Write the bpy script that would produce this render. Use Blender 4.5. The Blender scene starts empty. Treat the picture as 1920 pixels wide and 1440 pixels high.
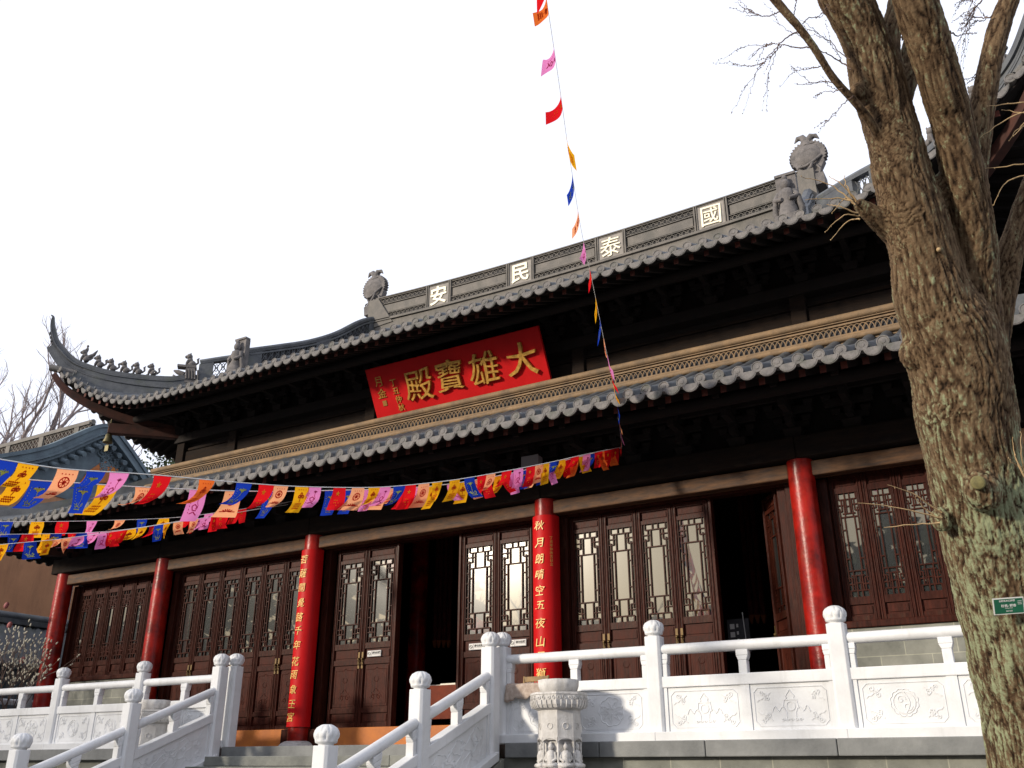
import bpy, bmesh, math, random
from math import sin, cos, pi, radians, sqrt, atan2, hypot
from mathutils import Vector, Matrix, noise
R_ = random.Random(7)
scene = bpy.context.scene
COL = scene.collection
# ------------------------------------------------------------------ camera
CAM = Vector((9.4265, -12.9194, -0.5271)); YAW = 0.5303; PIT = 0.3975; FOC = 1710.95
cd = bpy.data.cameras.new('camera'); cam = bpy.data.objects.new('camera', cd); COL.objects.link(cam)
cam.location = CAM; cam.rotation_euler = (pi / 2 + PIT, 0.0, YAW)
cd.sensor_width = 36.0; cd.lens = FOC / 1920 * 36.0; cd.clip_start = 0.05; cd.clip_end = 1500
scene.camera = cam
# ------------------------------------------------------------------ light
SUN_AZ = radians(33); SUN_EL = radians(16)     # to the left of the facade's normal, low afternoon sun
sv = Vector((-sin(SUN_AZ) * cos(SUN_EL), -cos(SUN_AZ) * cos(SUN_EL), sin(SUN_EL)))
sd = bpy.data.lights.new('sun', 'SUN'); sun = bpy.data.objects.new('sun', sd); COL.objects.link(sun)
sun.location = (-20, -30, 20); sun.rotation_euler = sv.to_track_quat('Z', 'Y').to_euler()
sd.energy = 4.3; sd.angle = radians(5.0); sd.color = (1.0, 0.89, 0.73)
world = bpy.data.worlds.new('World'); scene.world = world; world.use_nodes = True
wn = world.node_tree.nodes; wl = world.node_tree.links
bg = wn['Background']
sky = wn.new('ShaderNodeTexSky'); sky.sky_type = 'NISHITA'; sky.sun_disc = False
sky.sun_elevation = SUN_EL; sky.sun_rotation = atan2(sv.x, sv.y); sky.dust_density = 3.0; sky.air_density = 1.0
mx = wn.new('ShaderNodeMix'); mx.data_type = 'RGBA'; mx.inputs[0].default_value = 0.88
wl.new(sky.outputs[0], mx.inputs[6]); mx.inputs[7].default_value = (9.7, 10.1, 11.4, 1)   # thin white haze over the whole sky
wl.new(mx.outputs[2], bg.inputs[0]); bg.inputs[1].default_value = 0.12
scene.view_settings.view_transform = 'Standard'; scene.view_settings.look = 'None'
scene.view_settings.exposure = 0.0; scene.view_settings.gamma = 1.0
try:
    scene.cycles.max_bounces = 6; scene.cycles.diffuse_bounces = 3; scene.cycles.glossy_bounces = 3
    scene.cycles.transmission_bounces = 3; scene.cycles.use_denoising = True
except Exception: pass

# ------------------------------------------------------------------ materials
def mat(name, col, rough=0.6, var=0.0, scale=6.0, bump=0.0, bscale=30.0, spec=0.4, col2=None, stretch=None, metal=0.0, coat=0.0, detail=5.0):
    m = bpy.data.materials.new(name); m.use_nodes = True
    n = m.node_tree.nodes; l = m.node_tree.links; b = n['Principled BSDF']
    b.inputs['Roughness'].default_value = rough; b.inputs['Metallic'].default_value = metal
    b.inputs['Specular IOR Level'].default_value = spec
    if coat: b.inputs['Coat Weight'].default_value = coat; b.inputs['Coat Roughness'].default_value = 0.12
    tc = n.new('ShaderNodeTexCoord'); mp = n.new('ShaderNodeMapping'); l.new(tc.outputs['Object'], mp.inputs[0])
    if stretch: mp.inputs['Scale'].default_value = stretch
    c = (*col, 1)
    if var or col2:
        tx = n.new('ShaderNodeTexNoise'); tx.inputs['Scale'].default_value = scale; tx.inputs['Detail'].default_value = detail
        tx.inputs['Roughness'].default_value = 0.62
        l.new(mp.outputs[0], tx.inputs['Vector'])
        rp = n.new('ShaderNodeValToRGB'); l.new(tx.outputs[0], rp.inputs[0])
        c2 = col2 if col2 else tuple(x * (1 - var) for x in col); c1 = col if col2 else tuple(min(1, x * (1 + var)) for x in col)
        rp.color_ramp.elements[0].color = (*c2, 1); rp.color_ramp.elements[1].color = (*c1, 1)
        rp.color_ramp.elements[0].position = 0.34; rp.color_ramp.elements[1].position = 0.66
        l.new(rp.outputs[0], b.inputs['Base Color'])
        mr = n.new('ShaderNodeMapRange'); l.new(tx.outputs[0], mr.inputs[0])
        mr.inputs[3].default_value = max(0.02, rough - 0.1); mr.inputs[4].default_value = min(1, rough + 0.12)
        l.new(mr.outputs[0], b.inputs['Roughness'])
    else: b.inputs['Base Color'].default_value = c
    if bump:
        t2 = n.new('ShaderNodeTexNoise'); t2.inputs['Scale'].default_value = bscale; t2.inputs['Detail'].default_value = 4
        l.new(mp.outputs[0], t2.inputs['Vector'])
        bp = n.new('ShaderNodeBump'); bp.inputs['Strength'].default_value = bump; bp.inputs['Distance'].default_value = 0.02
        l.new(t2.outputs[0], bp.inputs['Height']); l.new(bp.outputs[0], b.inputs['Normal'])
    return m

M = {}
M['tile'] = mat('roof_tile', (0.105, 0.112, 0.122), 0.6, col2=(0.055, 0.06, 0.07), scale=3.5, bump=0.25, bscale=40)
M['tilecap'] = mat('tile_cap', (0.185, 0.172, 0.165), 0.75, col2=(0.105, 0.10, 0.10), scale=9, bump=0.5, bscale=60)
M['ridge'] = mat('ridge_plaster', (0.175, 0.158, 0.14), 0.75, col2=(0.105, 0.098, 0.09), scale=3.0, bump=0.3, bscale=25)
M['ridgesunlit'] = mat('sunlit_ridge_plaster', (0.27, 0.175, 0.095), 0.75, col2=(0.15, 0.105, 0.065), scale=3.0, bump=0.3, bscale=25)  # golden sunlight on the wall-foot ridge is put into this plaster colour
M['plate'] = mat('pale_ridge_plate', (0.30, 0.275, 0.25), 0.75, col2=(0.20, 0.185, 0.17), scale=4, bump=0.2)
M['ridgedark'] = mat('ridge_recess', (0.05, 0.05, 0.055), 0.85, var=0.3)
M['statue'] = mat('roof_statue', (0.17, 0.155, 0.15), 0.8, col2=(0.085, 0.08, 0.08), scale=7, bump=0.5, bscale=35)
M['gold_white'] = mat('gilded_white', (0.86, 0.80, 0.62), 0.45)
M['wood'] = mat('dark_wood', (0.056, 0.0135, 0.008), 0.36, col2=(0.021, 0.006, 0.004), scale=5, stretch=(6, 6, 0.7), bump=0.12, bscale=25, spec=0.07)
M['woodpanel'] = mat('panel_wood', (0.066, 0.0165, 0.010), 0.42, col2=(0.030, 0.0085, 0.0055), scale=4, stretch=(5, 5, 0.8), bump=0.15, bscale=20, spec=0.07)
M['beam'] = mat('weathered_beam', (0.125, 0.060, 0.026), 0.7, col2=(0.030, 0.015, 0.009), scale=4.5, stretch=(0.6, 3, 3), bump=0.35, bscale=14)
M['beamdark'] = mat('shaded_beam', (0.020, 0.012, 0.008), 0.9, col2=(0.009, 0.006, 0.005), scale=4.5, stretch=(0.6, 3, 3), bump=0.35, bscale=14, spec=0.2)  # near-black beam copy: the shade under the eaves is put into its colour
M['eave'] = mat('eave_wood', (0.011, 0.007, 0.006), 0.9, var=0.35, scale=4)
M['rafterend'] = mat('rafter_end_red', (0.085, 0.02, 0.012), 0.8, var=0.4, scale=5)
M['cornerbeam'] = mat('corner_beam_red', (0.075, 0.024, 0.016), 0.75, col2=(0.028, 0.011, 0.008), scale=4)
M['red'] = mat('red_lacquer', (0.40, 0.012, 0.006), 0.33, col2=(0.11, 0.006, 0.004), scale=3.0, bump=0.22, bscale=16, spec=0.24)
M['boardred'] = mat('board_red', (0.52, 0.006, 0.008), 0.5, col2=(0.44, 0.005, 0.006), scale=2, spec=0.15)
M['gilt'] = mat('gilt', (0.50, 0.27, 0.05), 0.42, var=0.3, scale=14, spec=0.5, metal=0.35)
M['giltdark'] = mat('dark_gilt', (0.28, 0.13, 0.02), 0.6)  # darker gilt of the plaque's seal
M['goldink'] = mat('gold_ink', (0.72, 0.44, 0.08), 0.4, var=0.15, scale=20)
M['brass'] = mat('brass', (0.11, 0.07, 0.026), 0.5, metal=0.5, var=0.3, scale=30)
M['marble'] = mat('white_marble', (0.72, 0.73, 0.745), 0.6, col2=(0.57, 0.58, 0.595), scale=1.7, bump=0.10, bscale=55, detail=8)
M['stone'] = mat('grey_stone', (0.235, 0.24, 0.215), 0.75, col2=(0.125, 0.13, 0.12), scale=2.0, bump=0.3, bscale=30, detail=8)
M['coping'] = mat('grey_coping', (0.22, 0.225, 0.22), 0.7, col2=(0.12, 0.125, 0.125), scale=1.6, bump=0.2, bscale=30)
M['carved'] = mat('carved_stone', (0.60, 0.585, 0.57), 0.75, col2=(0.42, 0.405, 0.39), scale=6, bump=0.25, bscale=45)
M['orange'] = mat('ochre_threshold', (0.52, 0.165, 0.028), 0.6, col2=(0.34, 0.10, 0.02), scale=2.5, bump=0.15)
M['ochre'] = mat('ochre_wall', (0.44, 0.22, 0.115), 0.85, col2=(0.36, 0.175, 0.09), scale=1.2, bump=0.2)
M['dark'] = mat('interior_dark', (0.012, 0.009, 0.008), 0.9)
M['floor'] = mat('hall_floor', (0.10, 0.09, 0.08), 0.6, var=0.3)
M['rope'] = mat('white_cord', (0.80, 0.80, 0.78), 0.7)
M['bronze'] = mat('bronze', (0.14, 0.12, 0.06), 0.5, metal=0.6, var=0.3, scale=20)
M['slate'] = mat('slate_render', (0.13, 0.175, 0.205), 0.8, col2=(0.08, 0.105, 0.13), scale=2, bump=0.2)
M['bare'] = mat('bare_bark', (0.26, 0.215, 0.21), 0.9, var=0.3, scale=8)
M['twig'] = mat('twig', (0.115, 0.075, 0.06), 0.85, var=0.3, scale=8)
M['straw'] = mat('straw_twig', (0.42, 0.29, 0.15), 0.8, var=0.3, scale=8)
M['bud'] = mat('magnolia_bud', (0.48, 0.45, 0.36), 0.8, var=0.2, scale=15)
M['pinkbud'] = mat('pink_petal', (0.30, 0.10, 0.10), 0.7, var=0.2)
M['leaf'] = mat('leaf', (0.05, 0.075, 0.03), 0.7, var=0.4, scale=1.5)
M['cloth'] = mat('mottled_cloth', (0.46, 0.38, 0.32), 0.9, col2=(0.30, 0.23, 0.19), scale=18, detail=6)
M['signwhite'] = mat('sign_white', (0.62, 0.62, 0.60), 0.5)
M['signgrey'] = mat('sign_grey', (0.30, 0.29, 0.31), 0.4)
M['signgreen'] = mat('sign_green', (0.012, 0.10, 0.055), 0.35, var=0.15)
M['paper'] = mat('paper', (0.75, 0.72, 0.62), 0.8)
M['tableclo'] = mat('red_tablecloth', (0.14, 0.028, 0.012), 0.85, var=0.2)
M['streamer'] = mat('red_streamer', (0.07, 0.006, 0.005), 0.9, var=0.3)
M['streamtip'] = mat('orange_tip', (0.22, 0.06, 0.015), 0.8)
M['chairwood'] = mat('chair_wood', (0.24, 0.15, 0.06), 0.6, var=0.3, scale=10)

def grime(m, col, scale, stretch, lo, hi, amount):
    """rain streaks, dust or fading with a shape of their own, laid over a material's colour"""
    n = m.node_tree.nodes; l = m.node_tree.links; b = n['Principled BSDF']
    tc = n.new('ShaderNodeTexCoord'); mp = n.new('ShaderNodeMapping'); mp.inputs['Scale'].default_value = stretch; l.new(tc.outputs['Object'], mp.inputs[0])
    t = n.new('ShaderNodeTexNoise'); t.inputs['Scale'].default_value = scale; t.inputs['Detail'].default_value = 8; t.inputs['Roughness'].default_value = 0.7; l.new(mp.outputs[0], t.inputs['Vector'])
    r = n.new('ShaderNodeMapRange'); r.inputs[1].default_value = lo; r.inputs[2].default_value = hi; r.inputs[4].default_value = amount; l.new(t.outputs[0], r.inputs[0])
    x = n.new('ShaderNodeMix'); x.data_type = 'RGBA'; l.new(r.outputs[0], x.inputs[0]); l.new(b.inputs['Base Color'].links[0].from_socket, x.inputs[6]); x.inputs[7].default_value = (*col, 1)
    l.new(x.outputs[2], b.inputs['Base Color'])
grime(M['marble'], (0.34, 0.335, 0.31), 3.5, (2.2, 2.2, 0.35), 0.54, 0.80, 0.40)
grime(M['carved'], (0.22, 0.21, 0.19), 6, (1.5, 1.5, 0.5), 0.50, 0.74, 0.7)
grime(M['red'], (0.30, 0.09, 0.04), 7, (1, 1, 0.25), 0.55, 0.75, 0.45)
grime(M['ochre'], (0.16, 0.085, 0.05), 1.4, (1.5, 1.5, 0.3), 0.50, 0.75, 0.6)
grime(M['tilecap'], (0.06, 0.068, 0.05), 5, (1, 1, 1), 0.50, 0.68, 0.7)
grime(M['tile'], (0.075, 0.085, 0.055), 2.2, (1, 1, 1), 0.52, 0.70, 0.6)
grime(M['ridge'], (0.075, 0.075, 0.065), 3.0, (1, 1, 0.35), 0.50, 0.72, 0.7)
grime(M['ridgesunlit'], (0.09, 0.065, 0.045), 3.0, (1, 1, 0.4), 0.52, 0.72, 0.7)
grime(M['wood'], (0.11, 0.060, 0.040), 4.0, (1.5, 1.5, 0.5), 0.55, 0.78, 0.4)
def glass_mat():
    m = bpy.data.materials.new('window_glass'); m.use_nodes = True
    n = m.node_tree.nodes; l = m.node_tree.links; out = n['Material Output']; b = n['Principled BSDF']
    b.inputs['Base Color'].default_value = (0.02, 0.022, 0.022, 1); b.inputs['Roughness'].default_value = 0.2
    g = n.new('ShaderNodeBsdfGlossy'); g.inputs['Color'].default_value = (0.92, 0.79, 0.52, 1); g.inputs['Roughness'].default_value = 0.015
    t = n.new('ShaderNodeTexCoord'); x = n.new('ShaderNodeTexNoise'); x.inputs['Scale'].default_value = 1.6
    l.new(t.outputs['Object'], x.inputs['Vector'])
    bp = n.new('ShaderNodeBump'); bp.inputs['Strength'].default_value = 0.025; bp.inputs['Distance'].default_value = 0.03
    l.new(x.outputs[0], bp.inputs['Height']); l.new(bp.outputs[0], g.inputs['Normal'])
    ms = n.new('ShaderNodeMixShader'); ms.inputs[0].default_value = 0.18
    l.new(b.outputs[0], ms.inputs[1]); l.new(g.outputs[0], ms.inputs[2]); l.new(ms.outputs[0], out.inputs[0])
    return m
M['glass'] = glass_mat()

def ashlar_mat():      # big coursed grey blocks with pale joints
    m = mat('coursed_stone', (0.25, 0.255, 0.225), 0.8, col2=(0.12, 0.125, 0.11), scale=1.8, bump=0.0, detail=8)
    n = m.node_tree.nodes; l = m.node_tree.links; b = n['Principled BSDF']
    tc = n.new('ShaderNodeTexCoord'); sp = n.new('ShaderNodeSeparateXYZ'); l.new(tc.outputs['Object'], sp.inputs[0])
    ad = n.new('ShaderNodeMath'); ad.operation = 'ADD'; l.new(sp.outputs[0], ad.inputs[0]); l.new(sp.outputs[1], ad.inputs[1])
    cb = n.new('ShaderNodeCombineXYZ'); l.new(ad.outputs[0], cb.inputs[0]); l.new(sp.outputs[2], cb.inputs[1])
    br = n.new('ShaderNodeTexBrick'); l.new(cb.outputs[0], br.inputs['Vector'])
    br.inputs['Scale'].default_value = 1.0; br.inputs['Brick Width'].default_value = 0.62; br.inputs['Row Height'].default_value = 0.40
    br.inputs['Mortar Size'].default_value = 0.006; br.inputs['Mortar Smooth'].default_value = 0.2
    br.inputs['Color1'].default_value = (0.9, 0.9, 0.9, 1); br.inputs['Color2'].default_value = (1.15, 1.13, 1.1, 1); br.inputs['Mortar'].default_value = (1.7, 1.65, 1.5, 1)
    old = b.inputs['Base Color'].links[0].from_socket
    mm = n.new('ShaderNodeMix'); mm.data_type = 'RGBA'; mm.blend_type = 'MULTIPLY'; mm.inputs[0].default_value = 1
    l.new(old, mm.inputs[6]); l.new(br.outputs['Color'], mm.inputs[7]); l.new(mm.outputs[2], b.inputs['Base Color'])
    return m
M['ashlar'] = ashlar_mat()

def paving_mat():
    m = mat('courtyard_paving', (0.17, 0.155, 0.14), 0.8, col2=(0.115, 0.11, 0.10), scale=0.9, detail=8)
    n = m.node_tree.nodes; l = m.node_tree.links; b = n['Principled BSDF']
    tc = n.new('ShaderNodeTexCoord'); br = n.new('ShaderNodeTexBrick'); l.new(tc.outputs['Object'], br.inputs['Vector'])
    br.inputs['Scale'].default_value = 1; br.inputs['Brick Width'].default_value = 0.9; br.inputs['Row Height'].default_value = 0.45; br.inputs['Mortar Size'].default_value = 0.008
    br.inputs['Color1'].default_value = (0.9, 0.9, 0.9, 1); br.inputs['Color2'].default_value = (1.1, 1.1, 1.1, 1); br.inputs['Mortar'].default_value = (0.45, 0.45, 0.45, 1)
    old = b.inputs['Base Color'].links[0].from_socket
    mm = n.new('ShaderNodeMix'); mm.data_type = 'RGBA'; mm.blend_type = 'MULTIPLY'; mm.inputs[0].default_value = 1
    l.new(old, mm.inputs[6]); l.new(br.outputs['Color'], mm.inputs[7]); l.new(mm.outputs[2], b.inputs['Base Color'])
    return m
M['paving'] = paving_mat()

def bark_mat():        # furrowed ginkgo bark with lichen over the lower trunk
    m = bpy.data.materials.new('ginkgo_bark'); m.use_nodes = True
    n = m.node_tree.nodes; l = m.node_tree.links; b = n['Principled BSDF']; b.inputs['Roughness'].default_value = 0.9
    b.inputs['Specular IOR Level'].default_value = 0.15
    at = n.new('ShaderNodeAttribute'); at.attribute_name = 'furrow'; at.attribute_type = 'GEOMETRY'
    tc = n.new('ShaderNodeTexCoord'); mp = n.new('ShaderNodeMapping'); mp.inputs['Scale'].default_value = (1, 1, 0.28); l.new(tc.outputs['Object'], mp.inputs[0])
    fine = n.new('ShaderNodeTexNoise'); fine.inputs['Scale'].default_value = 42; fine.inputs['Detail'].default_value = 9; fine.inputs['Roughness'].default_value = 0.68; l.new(mp.outputs[0], fine.inputs['Vector'])
    r1 = n.new('ShaderNodeValToRGB'); l.new(at.outputs['Fac'], r1.inputs[0])
    e = r1.color_ramp.elements; e[0].position = 0.16; e[0].color = (0.012, 0.007, 0.004, 1); e[1].position = 0.85; e[1].color = (0.155, 0.104, 0.060, 1)
    x = e.new(0.4); x.color = (0.070, 0.042, 0.023, 1)
    mv = n.new('ShaderNodeMix'); mv.data_type = 'RGBA'; mv.blend_type = 'OVERLAY'; mv.inputs[0].default_value = 0.9
    l.new(r1.outputs[0], mv.inputs[6]); l.new(fine.outputs[0], mv.inputs[7])
    # lichen and moss: pale green crust, thick low on the trunk, thin higher up
    ln = n.new('ShaderNodeTexNoise'); ln.inputs['Scale'].default_value = 30; ln.inputs['Detail'].default_value = 9; ln.inputs['Roughness'].default_value = 0.72; l.new(mp.outputs[0], ln.inputs['Vector'])
    sp = n.new('ShaderNodeSeparateXYZ'); l.new(tc.outputs['Object'], sp.inputs[0])
    zr = n.new('ShaderNodeMapRange'); l.new(sp.outputs[2], zr.inputs[0]); zr.inputs[1].default_value = 1.2; zr.inputs[2].default_value = 2.5; zr.inputs[3].default_value = 0.075; zr.inputs[4].default_value = -0.075
    ad = n.new('ShaderNodeMath'); ad.operation = 'ADD'; l.new(ln.outputs[0], ad.inputs[0]); l.new(zr.outputs[0], ad.inputs[1])
    z2 = n.new('ShaderNodeMapRange'); l.new(sp.outputs[2], z2.inputs[0]); z2.inputs[1].default_value = -0.8; z2.inputs[2].default_value = 0.5; z2.inputs[3].default_value = -0.07; z2.inputs[4].default_value = 0.0
    a2 = n.new('ShaderNodeMath'); a2.operation = 'ADD'; l.new(ad.outputs[0], a2.inputs[0]); l.new(z2.outputs[0], a2.inputs[1]); ad = a2
    big = n.new('ShaderNodeTexNoise'); big.inputs['Scale'].default_value = 3.5; big.inputs['Detail'].default_value = 3; l.new(mp.outputs[0], big.inputs['Vector'])
    b2 = n.new('ShaderNodeMath'); b2.operation = 'MULTIPLY_ADD'; l.new(big.outputs[0], b2.inputs[0]); b2.inputs[1].default_value = 0.35; b2.inputs[2].default_value = -0.175
    a3 = n.new('ShaderNodeMath'); a3.operation = 'ADD'; l.new(ad.outputs[0], a3.inputs[0]); l.new(b2.outputs[0], a3.inputs[1]); ad = a3
    fr = n.new('ShaderNodeMath'); fr.operation = 'MULTIPLY_ADD'; l.new(at.outputs['Fac'], fr.inputs[0]); fr.inputs[1].default_value = 0.26; l.new(ad.outputs[0], fr.inputs[2])
    r2 = n.new('ShaderNodeValToRGB'); l.new(fr.outputs[0], r2.inputs[0]); r2.color_ramp.elements[0].position = 0.68; r2.color_ramp.elements[1].position = 0.84
    ml = n.new('ShaderNodeMix'); ml.data_type = 'RGBA'; l.new(r2.outputs[0], ml.inputs[0]); l.new(mv.outputs[2], ml.inputs[6]); ml.inputs[7].default_value = (0.27, 0.30, 0.18, 1)
    l.new(ml.outputs[2], b.inputs['Base Color'])
    bp = n.new('ShaderNodeBump'); bp.inputs['Strength'].default_value = 0.9; bp.inputs['Distance'].default_value = 0.02
    l.new(fine.outputs[0], bp.inputs['Height']); l.new(bp.outputs[0], b.inputs['Normal'])
    return m
M['bark'] = bark_mat()

def flag_mat(name, col):
    m = bpy.data.materials.new(name); m.use_nodes = True
    n = m.node_tree.nodes; l = m.node_tree.links; out = n['Material Output']
    d = n.new('ShaderNodeBsdfDiffuse'); d.inputs[0].default_value = (*col, 1)
    t = n.new('ShaderNodeBsdfTranslucent'); t.inputs[0].default_value = (*col, 1)
    s = n.new('ShaderNodeMixShader'); s.inputs[0].default_value = 0.48
    l.new(d.outputs[0], s.inputs[1]); l.new(t.outputs[0], s.inputs[2]); l.new(s.outputs[0], out.inputs[0])
    return m
for k, c in dict(blue=(0.012, 0.045, 0.42), yellow=(0.85, 0.42, 0.012), peach=(0.90, 0.40, 0.20), pink=(0.80, 0.25, 0.55), red=(0.72, 0.012, 0.018), orange=(0.82, 0.17, 0.03),
                 i_lime=(0.70, 0.72, 0.16), i_red=(0.62, 0.03, 0.02), i_gold=(0.90, 0.48, 0.03), i_magenta=(0.55, 0.02, 0.16), i_brown=(0.55, 0.07, 0.02)).items():
    M['f_' + k] = flag_mat('flag_' + k, c)

# ------------------------------------------------------------------ mesh helpers
WLOC = {}
class MB:
    """collects shapes into one mesh object"""
    def __init__(s): s.v = []; s.f = []; s.m = []; s.s = []
    def add(s, vs, fs, mi=0, sm=False):
        o = len(s.v); s.v.extend([tuple(x) for x in vs])
        for f in fs: s.f.append(tuple(i + o for i in f)); s.m.append(mi); s.s.append(sm)
    def box(s, c, d, mi=0, rot=None, taper=1.0):
        x, y, z = d[0] / 2, d[1] / 2, d[2] / 2
        vs = [Vector((sx * x * (taper if sz > 0 else 1), sy * y * (taper if sz > 0 else 1), sz * z)) for sz in (-1, 1) for sy in (-1, 1) for sx in (-1, 1)]
        if rot is not None: vs = [rot @ q for q in vs]
        c = Vector(c); s.add([c + q for q in vs], [(0, 2, 3, 1), (4, 5, 7, 6), (0, 1, 5, 4), (2, 6, 7, 3), (0, 4, 6, 2), (1, 3, 7, 5)], mi)
    def b2(s, x0, x1, y0, y1, z0, z1, mi=0): s.box(((x0 + x1) / 2, (y0 + y1) / 2, (z0 + z1) / 2), (abs(x1 - x0), abs(y1 - y0), abs(z1 - z0)), mi)
    def tube(s, pts, rad, n=8, mi=0, sm=True, cap=True):
        pts = [Vector(p) for p in pts]; k = len(pts)
        if not hasattr(rad, '__len__'): rad = [rad] * k
        T = [(pts[min(i + 1, k - 1)] - pts[max(i - 1, 0)]).normalized() for i in range(k)]
        u = T[0].orthogonal().normalized(); vs = []
        for i in range(k):
            u = (u - T[i] * u.dot(T[i]))
            u = u.normalized() if u.length > 1e-6 else T[i].orthogonal().normalized()
            w = T[i].cross(u)
            vs += [pts[i] + (u * cos(2 * pi * j / n) + w * sin(2 * pi * j / n)) * rad[i] for j in range(n)]
        fs = [(i * n + j, i * n + (j + 1) % n, (i + 1) * n + (j + 1) % n, (i + 1) * n + j) for i in range(k - 1) for j in range(n)]
        s.add(vs, fs, mi, sm)
        if cap: s.add(vs[:n], [tuple(reversed(range(n)))], mi); s.add(vs[-n:], [tuple(range(n))], mi)
    def lathe(s, prof, c=(0, 0, 0), n=16, mi=0, sm=True, mod=None, M3=None):
        c = Vector(c); vs = []
        for (r, z) in prof:
            for j in range(n):
                a = 2 * pi * j / n; rr = r * (mod(a, z) if mod else 1)
                q = Vector((rr * cos(a), rr * sin(a), z)); vs.append(c + (M3 @ q if M3 else q))
        k = len(prof)
        s.add(vs, [(i * n + j, i * n + (j + 1) % n, (i + 1) * n + (j + 1) % n, (i + 1) * n + j) for i in range(k - 1) for j in range(n)], mi, sm)
        if prof[0][0] > 1e-5: s.add(vs[:n], [tuple(reversed(range(n)))], mi)
        if prof[-1][0] > 1e-5: s.add(vs[-n:], [tuple(range(n))], mi)
    def ell(s, c, r, mi=0, n=12, k=8, rot=None):
        prof = [(sin(pi * i / k), -cos(pi * i / k)) for i in range(k + 1)]; vs = []
        for (q, z) in prof:
            for j in range(n):
                p = Vector((q * cos(2 * pi * j / n) * r[0], q * sin(2 * pi * j / n) * r[1], z * r[2]))
                vs.append(Vector(c) + (rot @ p if rot else p))
        s.add(vs, [(i * n + j, i * n + (j + 1) % n, (i + 1) * n + (j + 1) % n, (i + 1) * n + j) for i in range(k) for j in range(n)], mi, True)
    def prism(s, poly, f0, f1, mi=0, sm=False):
        """poly: 2-D points; f0/f1 map a 2-D point to 3-D for the two faces"""
        n = len(poly); vs = [f0(*p) for p in poly] + [f1(*p) for p in poly]
        s.add(vs, [tuple(reversed(range(n))), tuple(range(n, 2 * n))] + [(i, (i + 1) % n, n + (i + 1) % n, n + i) for i in range(n)], mi, sm)
    def grid(s, P, mi=0, sm=True, flip=False):
        r = len(P); c = len(P[0]); vs = [p for row in P for p in row]
        fs = [(i * c + j, i * c + j + 1, (i + 1) * c + j + 1, (i + 1) * c + j) for i in range(r - 1) for j in range(c - 1)]
        if flip: fs = [tuple(reversed(f)) for f in fs]
        s.add(vs, fs, mi, sm)
    def build(s, name, mats, parent=None, bevel=0.0, loc=None, fix=True):
        me = bpy.data.meshes.new(name); me.from_pydata(s.v, [], s.f)
        for q in (mats if isinstance(mats, (list, tuple)) else [mats]): me.materials.append(q)
        me.polygons.foreach_set('material_index', s.m); me.polygons.foreach_set('use_smooth', s.s)
        if fix:
            bm = bmesh.new(); bm.from_mesh(me); bmesh.ops.recalc_face_normals(bm, faces=bm.faces); bm.to_mesh(me); bm.free()
        me.update()
        o = bpy.data.objects.new(name, me); COL.objects.link(o)
        if bevel:
            b = o.modifiers.new('bevel', 'BEVEL'); b.width = bevel; b.segments = 2; b.limit_method = 'ANGLE'; b.angle_limit = radians(40)
        if loc is not None: o.location = loc
        if parent is not None: put(o, parent)
        return o
def put(o, parent):
    o.parent = parent; o.matrix_parent_inverse = Matrix.Translation(-Vector(WLOC.get(parent.name, (0, 0, 0))))
def tag(o, label, cat, group=None, kind=None):
    o['label'] = label; o['category'] = cat
    if group: o['group'] = group
    if kind: o['kind'] = kind
    return o
def thing(name, label, cat, loc=(0, 0, 0), group=None):
    o = bpy.data.objects.new(name, None); COL.objects.link(o); o.location = loc; o.empty_display_size = 0.2
    WLOC[o.name] = Vector(loc); return tag(o, label, cat, group)
def copy_part(src, parent, loc=None, rot=None, scale=None):
    """a copy of a part and of its sub-parts (mesh data shared)"""
    c = src.copy(); COL.objects.link(c); put(c, parent)
    if loc is not None: c.location = loc
    if rot is not None: c.rotation_euler = rot
    if scale is not None: c.scale = scale
    for ch in src.children:
        d = ch.copy(); COL.objects.link(d); d.parent = c
    return c
def sub(mb, name, mats, parent, **k):      # sub-part in its parent part's own coordinates
    o = mb.build(name, mats, None, **k); o.parent = parent; return o
def text_shape(body, size, depth=0.01, bold=0.0, wob=0.0, shear=0.0, seed=0):
    cu = bpy.data.curves.new('glyph', 'FONT'); cu.body = body; cu.size = size; cu.extrude = depth / 2; cu.offset = bold * size
    cu.align_x = 'CENTER'; cu.align_y = 'CENTER'; cu.shear = shear; cu.resolution_u = 3
    ob = bpy.data.objects.new('glyph', cu); COL.objects.link(ob)
    dg = bpy.context.evaluated_depsgraph_get(); me = bpy.data.meshes.new_from_object(ob.evaluated_get(dg))
    vs = [v.co.copy() for v in me.vertices]; fs = [tuple(p.vertices) for p in me.polygons]
    bpy.data.objects.remove(ob); bpy.data.curves.remove(cu); bpy.data.meshes.remove(me)
    if vs:
        cx = (min(v.x for v in vs) + max(v.x for v in vs)) / 2; cy = (min(v.y for v in vs) + max(v.y for v in vs)) / 2
        for v in vs:
            v.x -= cx; v.y -= cy
            if wob:
                q = Vector((v.x / size * 2.6 + seed * 3.1, v.y / size * 2.6, 0)); w = noise.noise_vector(q) * wob * size
                v.x += w.x + 0.10 * v.y * 0; v.y += w.y
    return vs, fs
def text_to(mb, body, size, origin, ux, uy, depth=0.01, mi=0, **k):
    vs, fs = text_shape(body, size, depth, **k); ux = Vector(ux); uy = Vector(uy); uz = ux.cross(uy); o = Vector(origin)
    mb.add([o + ux * v.x + uy * v.y + uz * v.z for v in vs], fs, mi)
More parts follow.
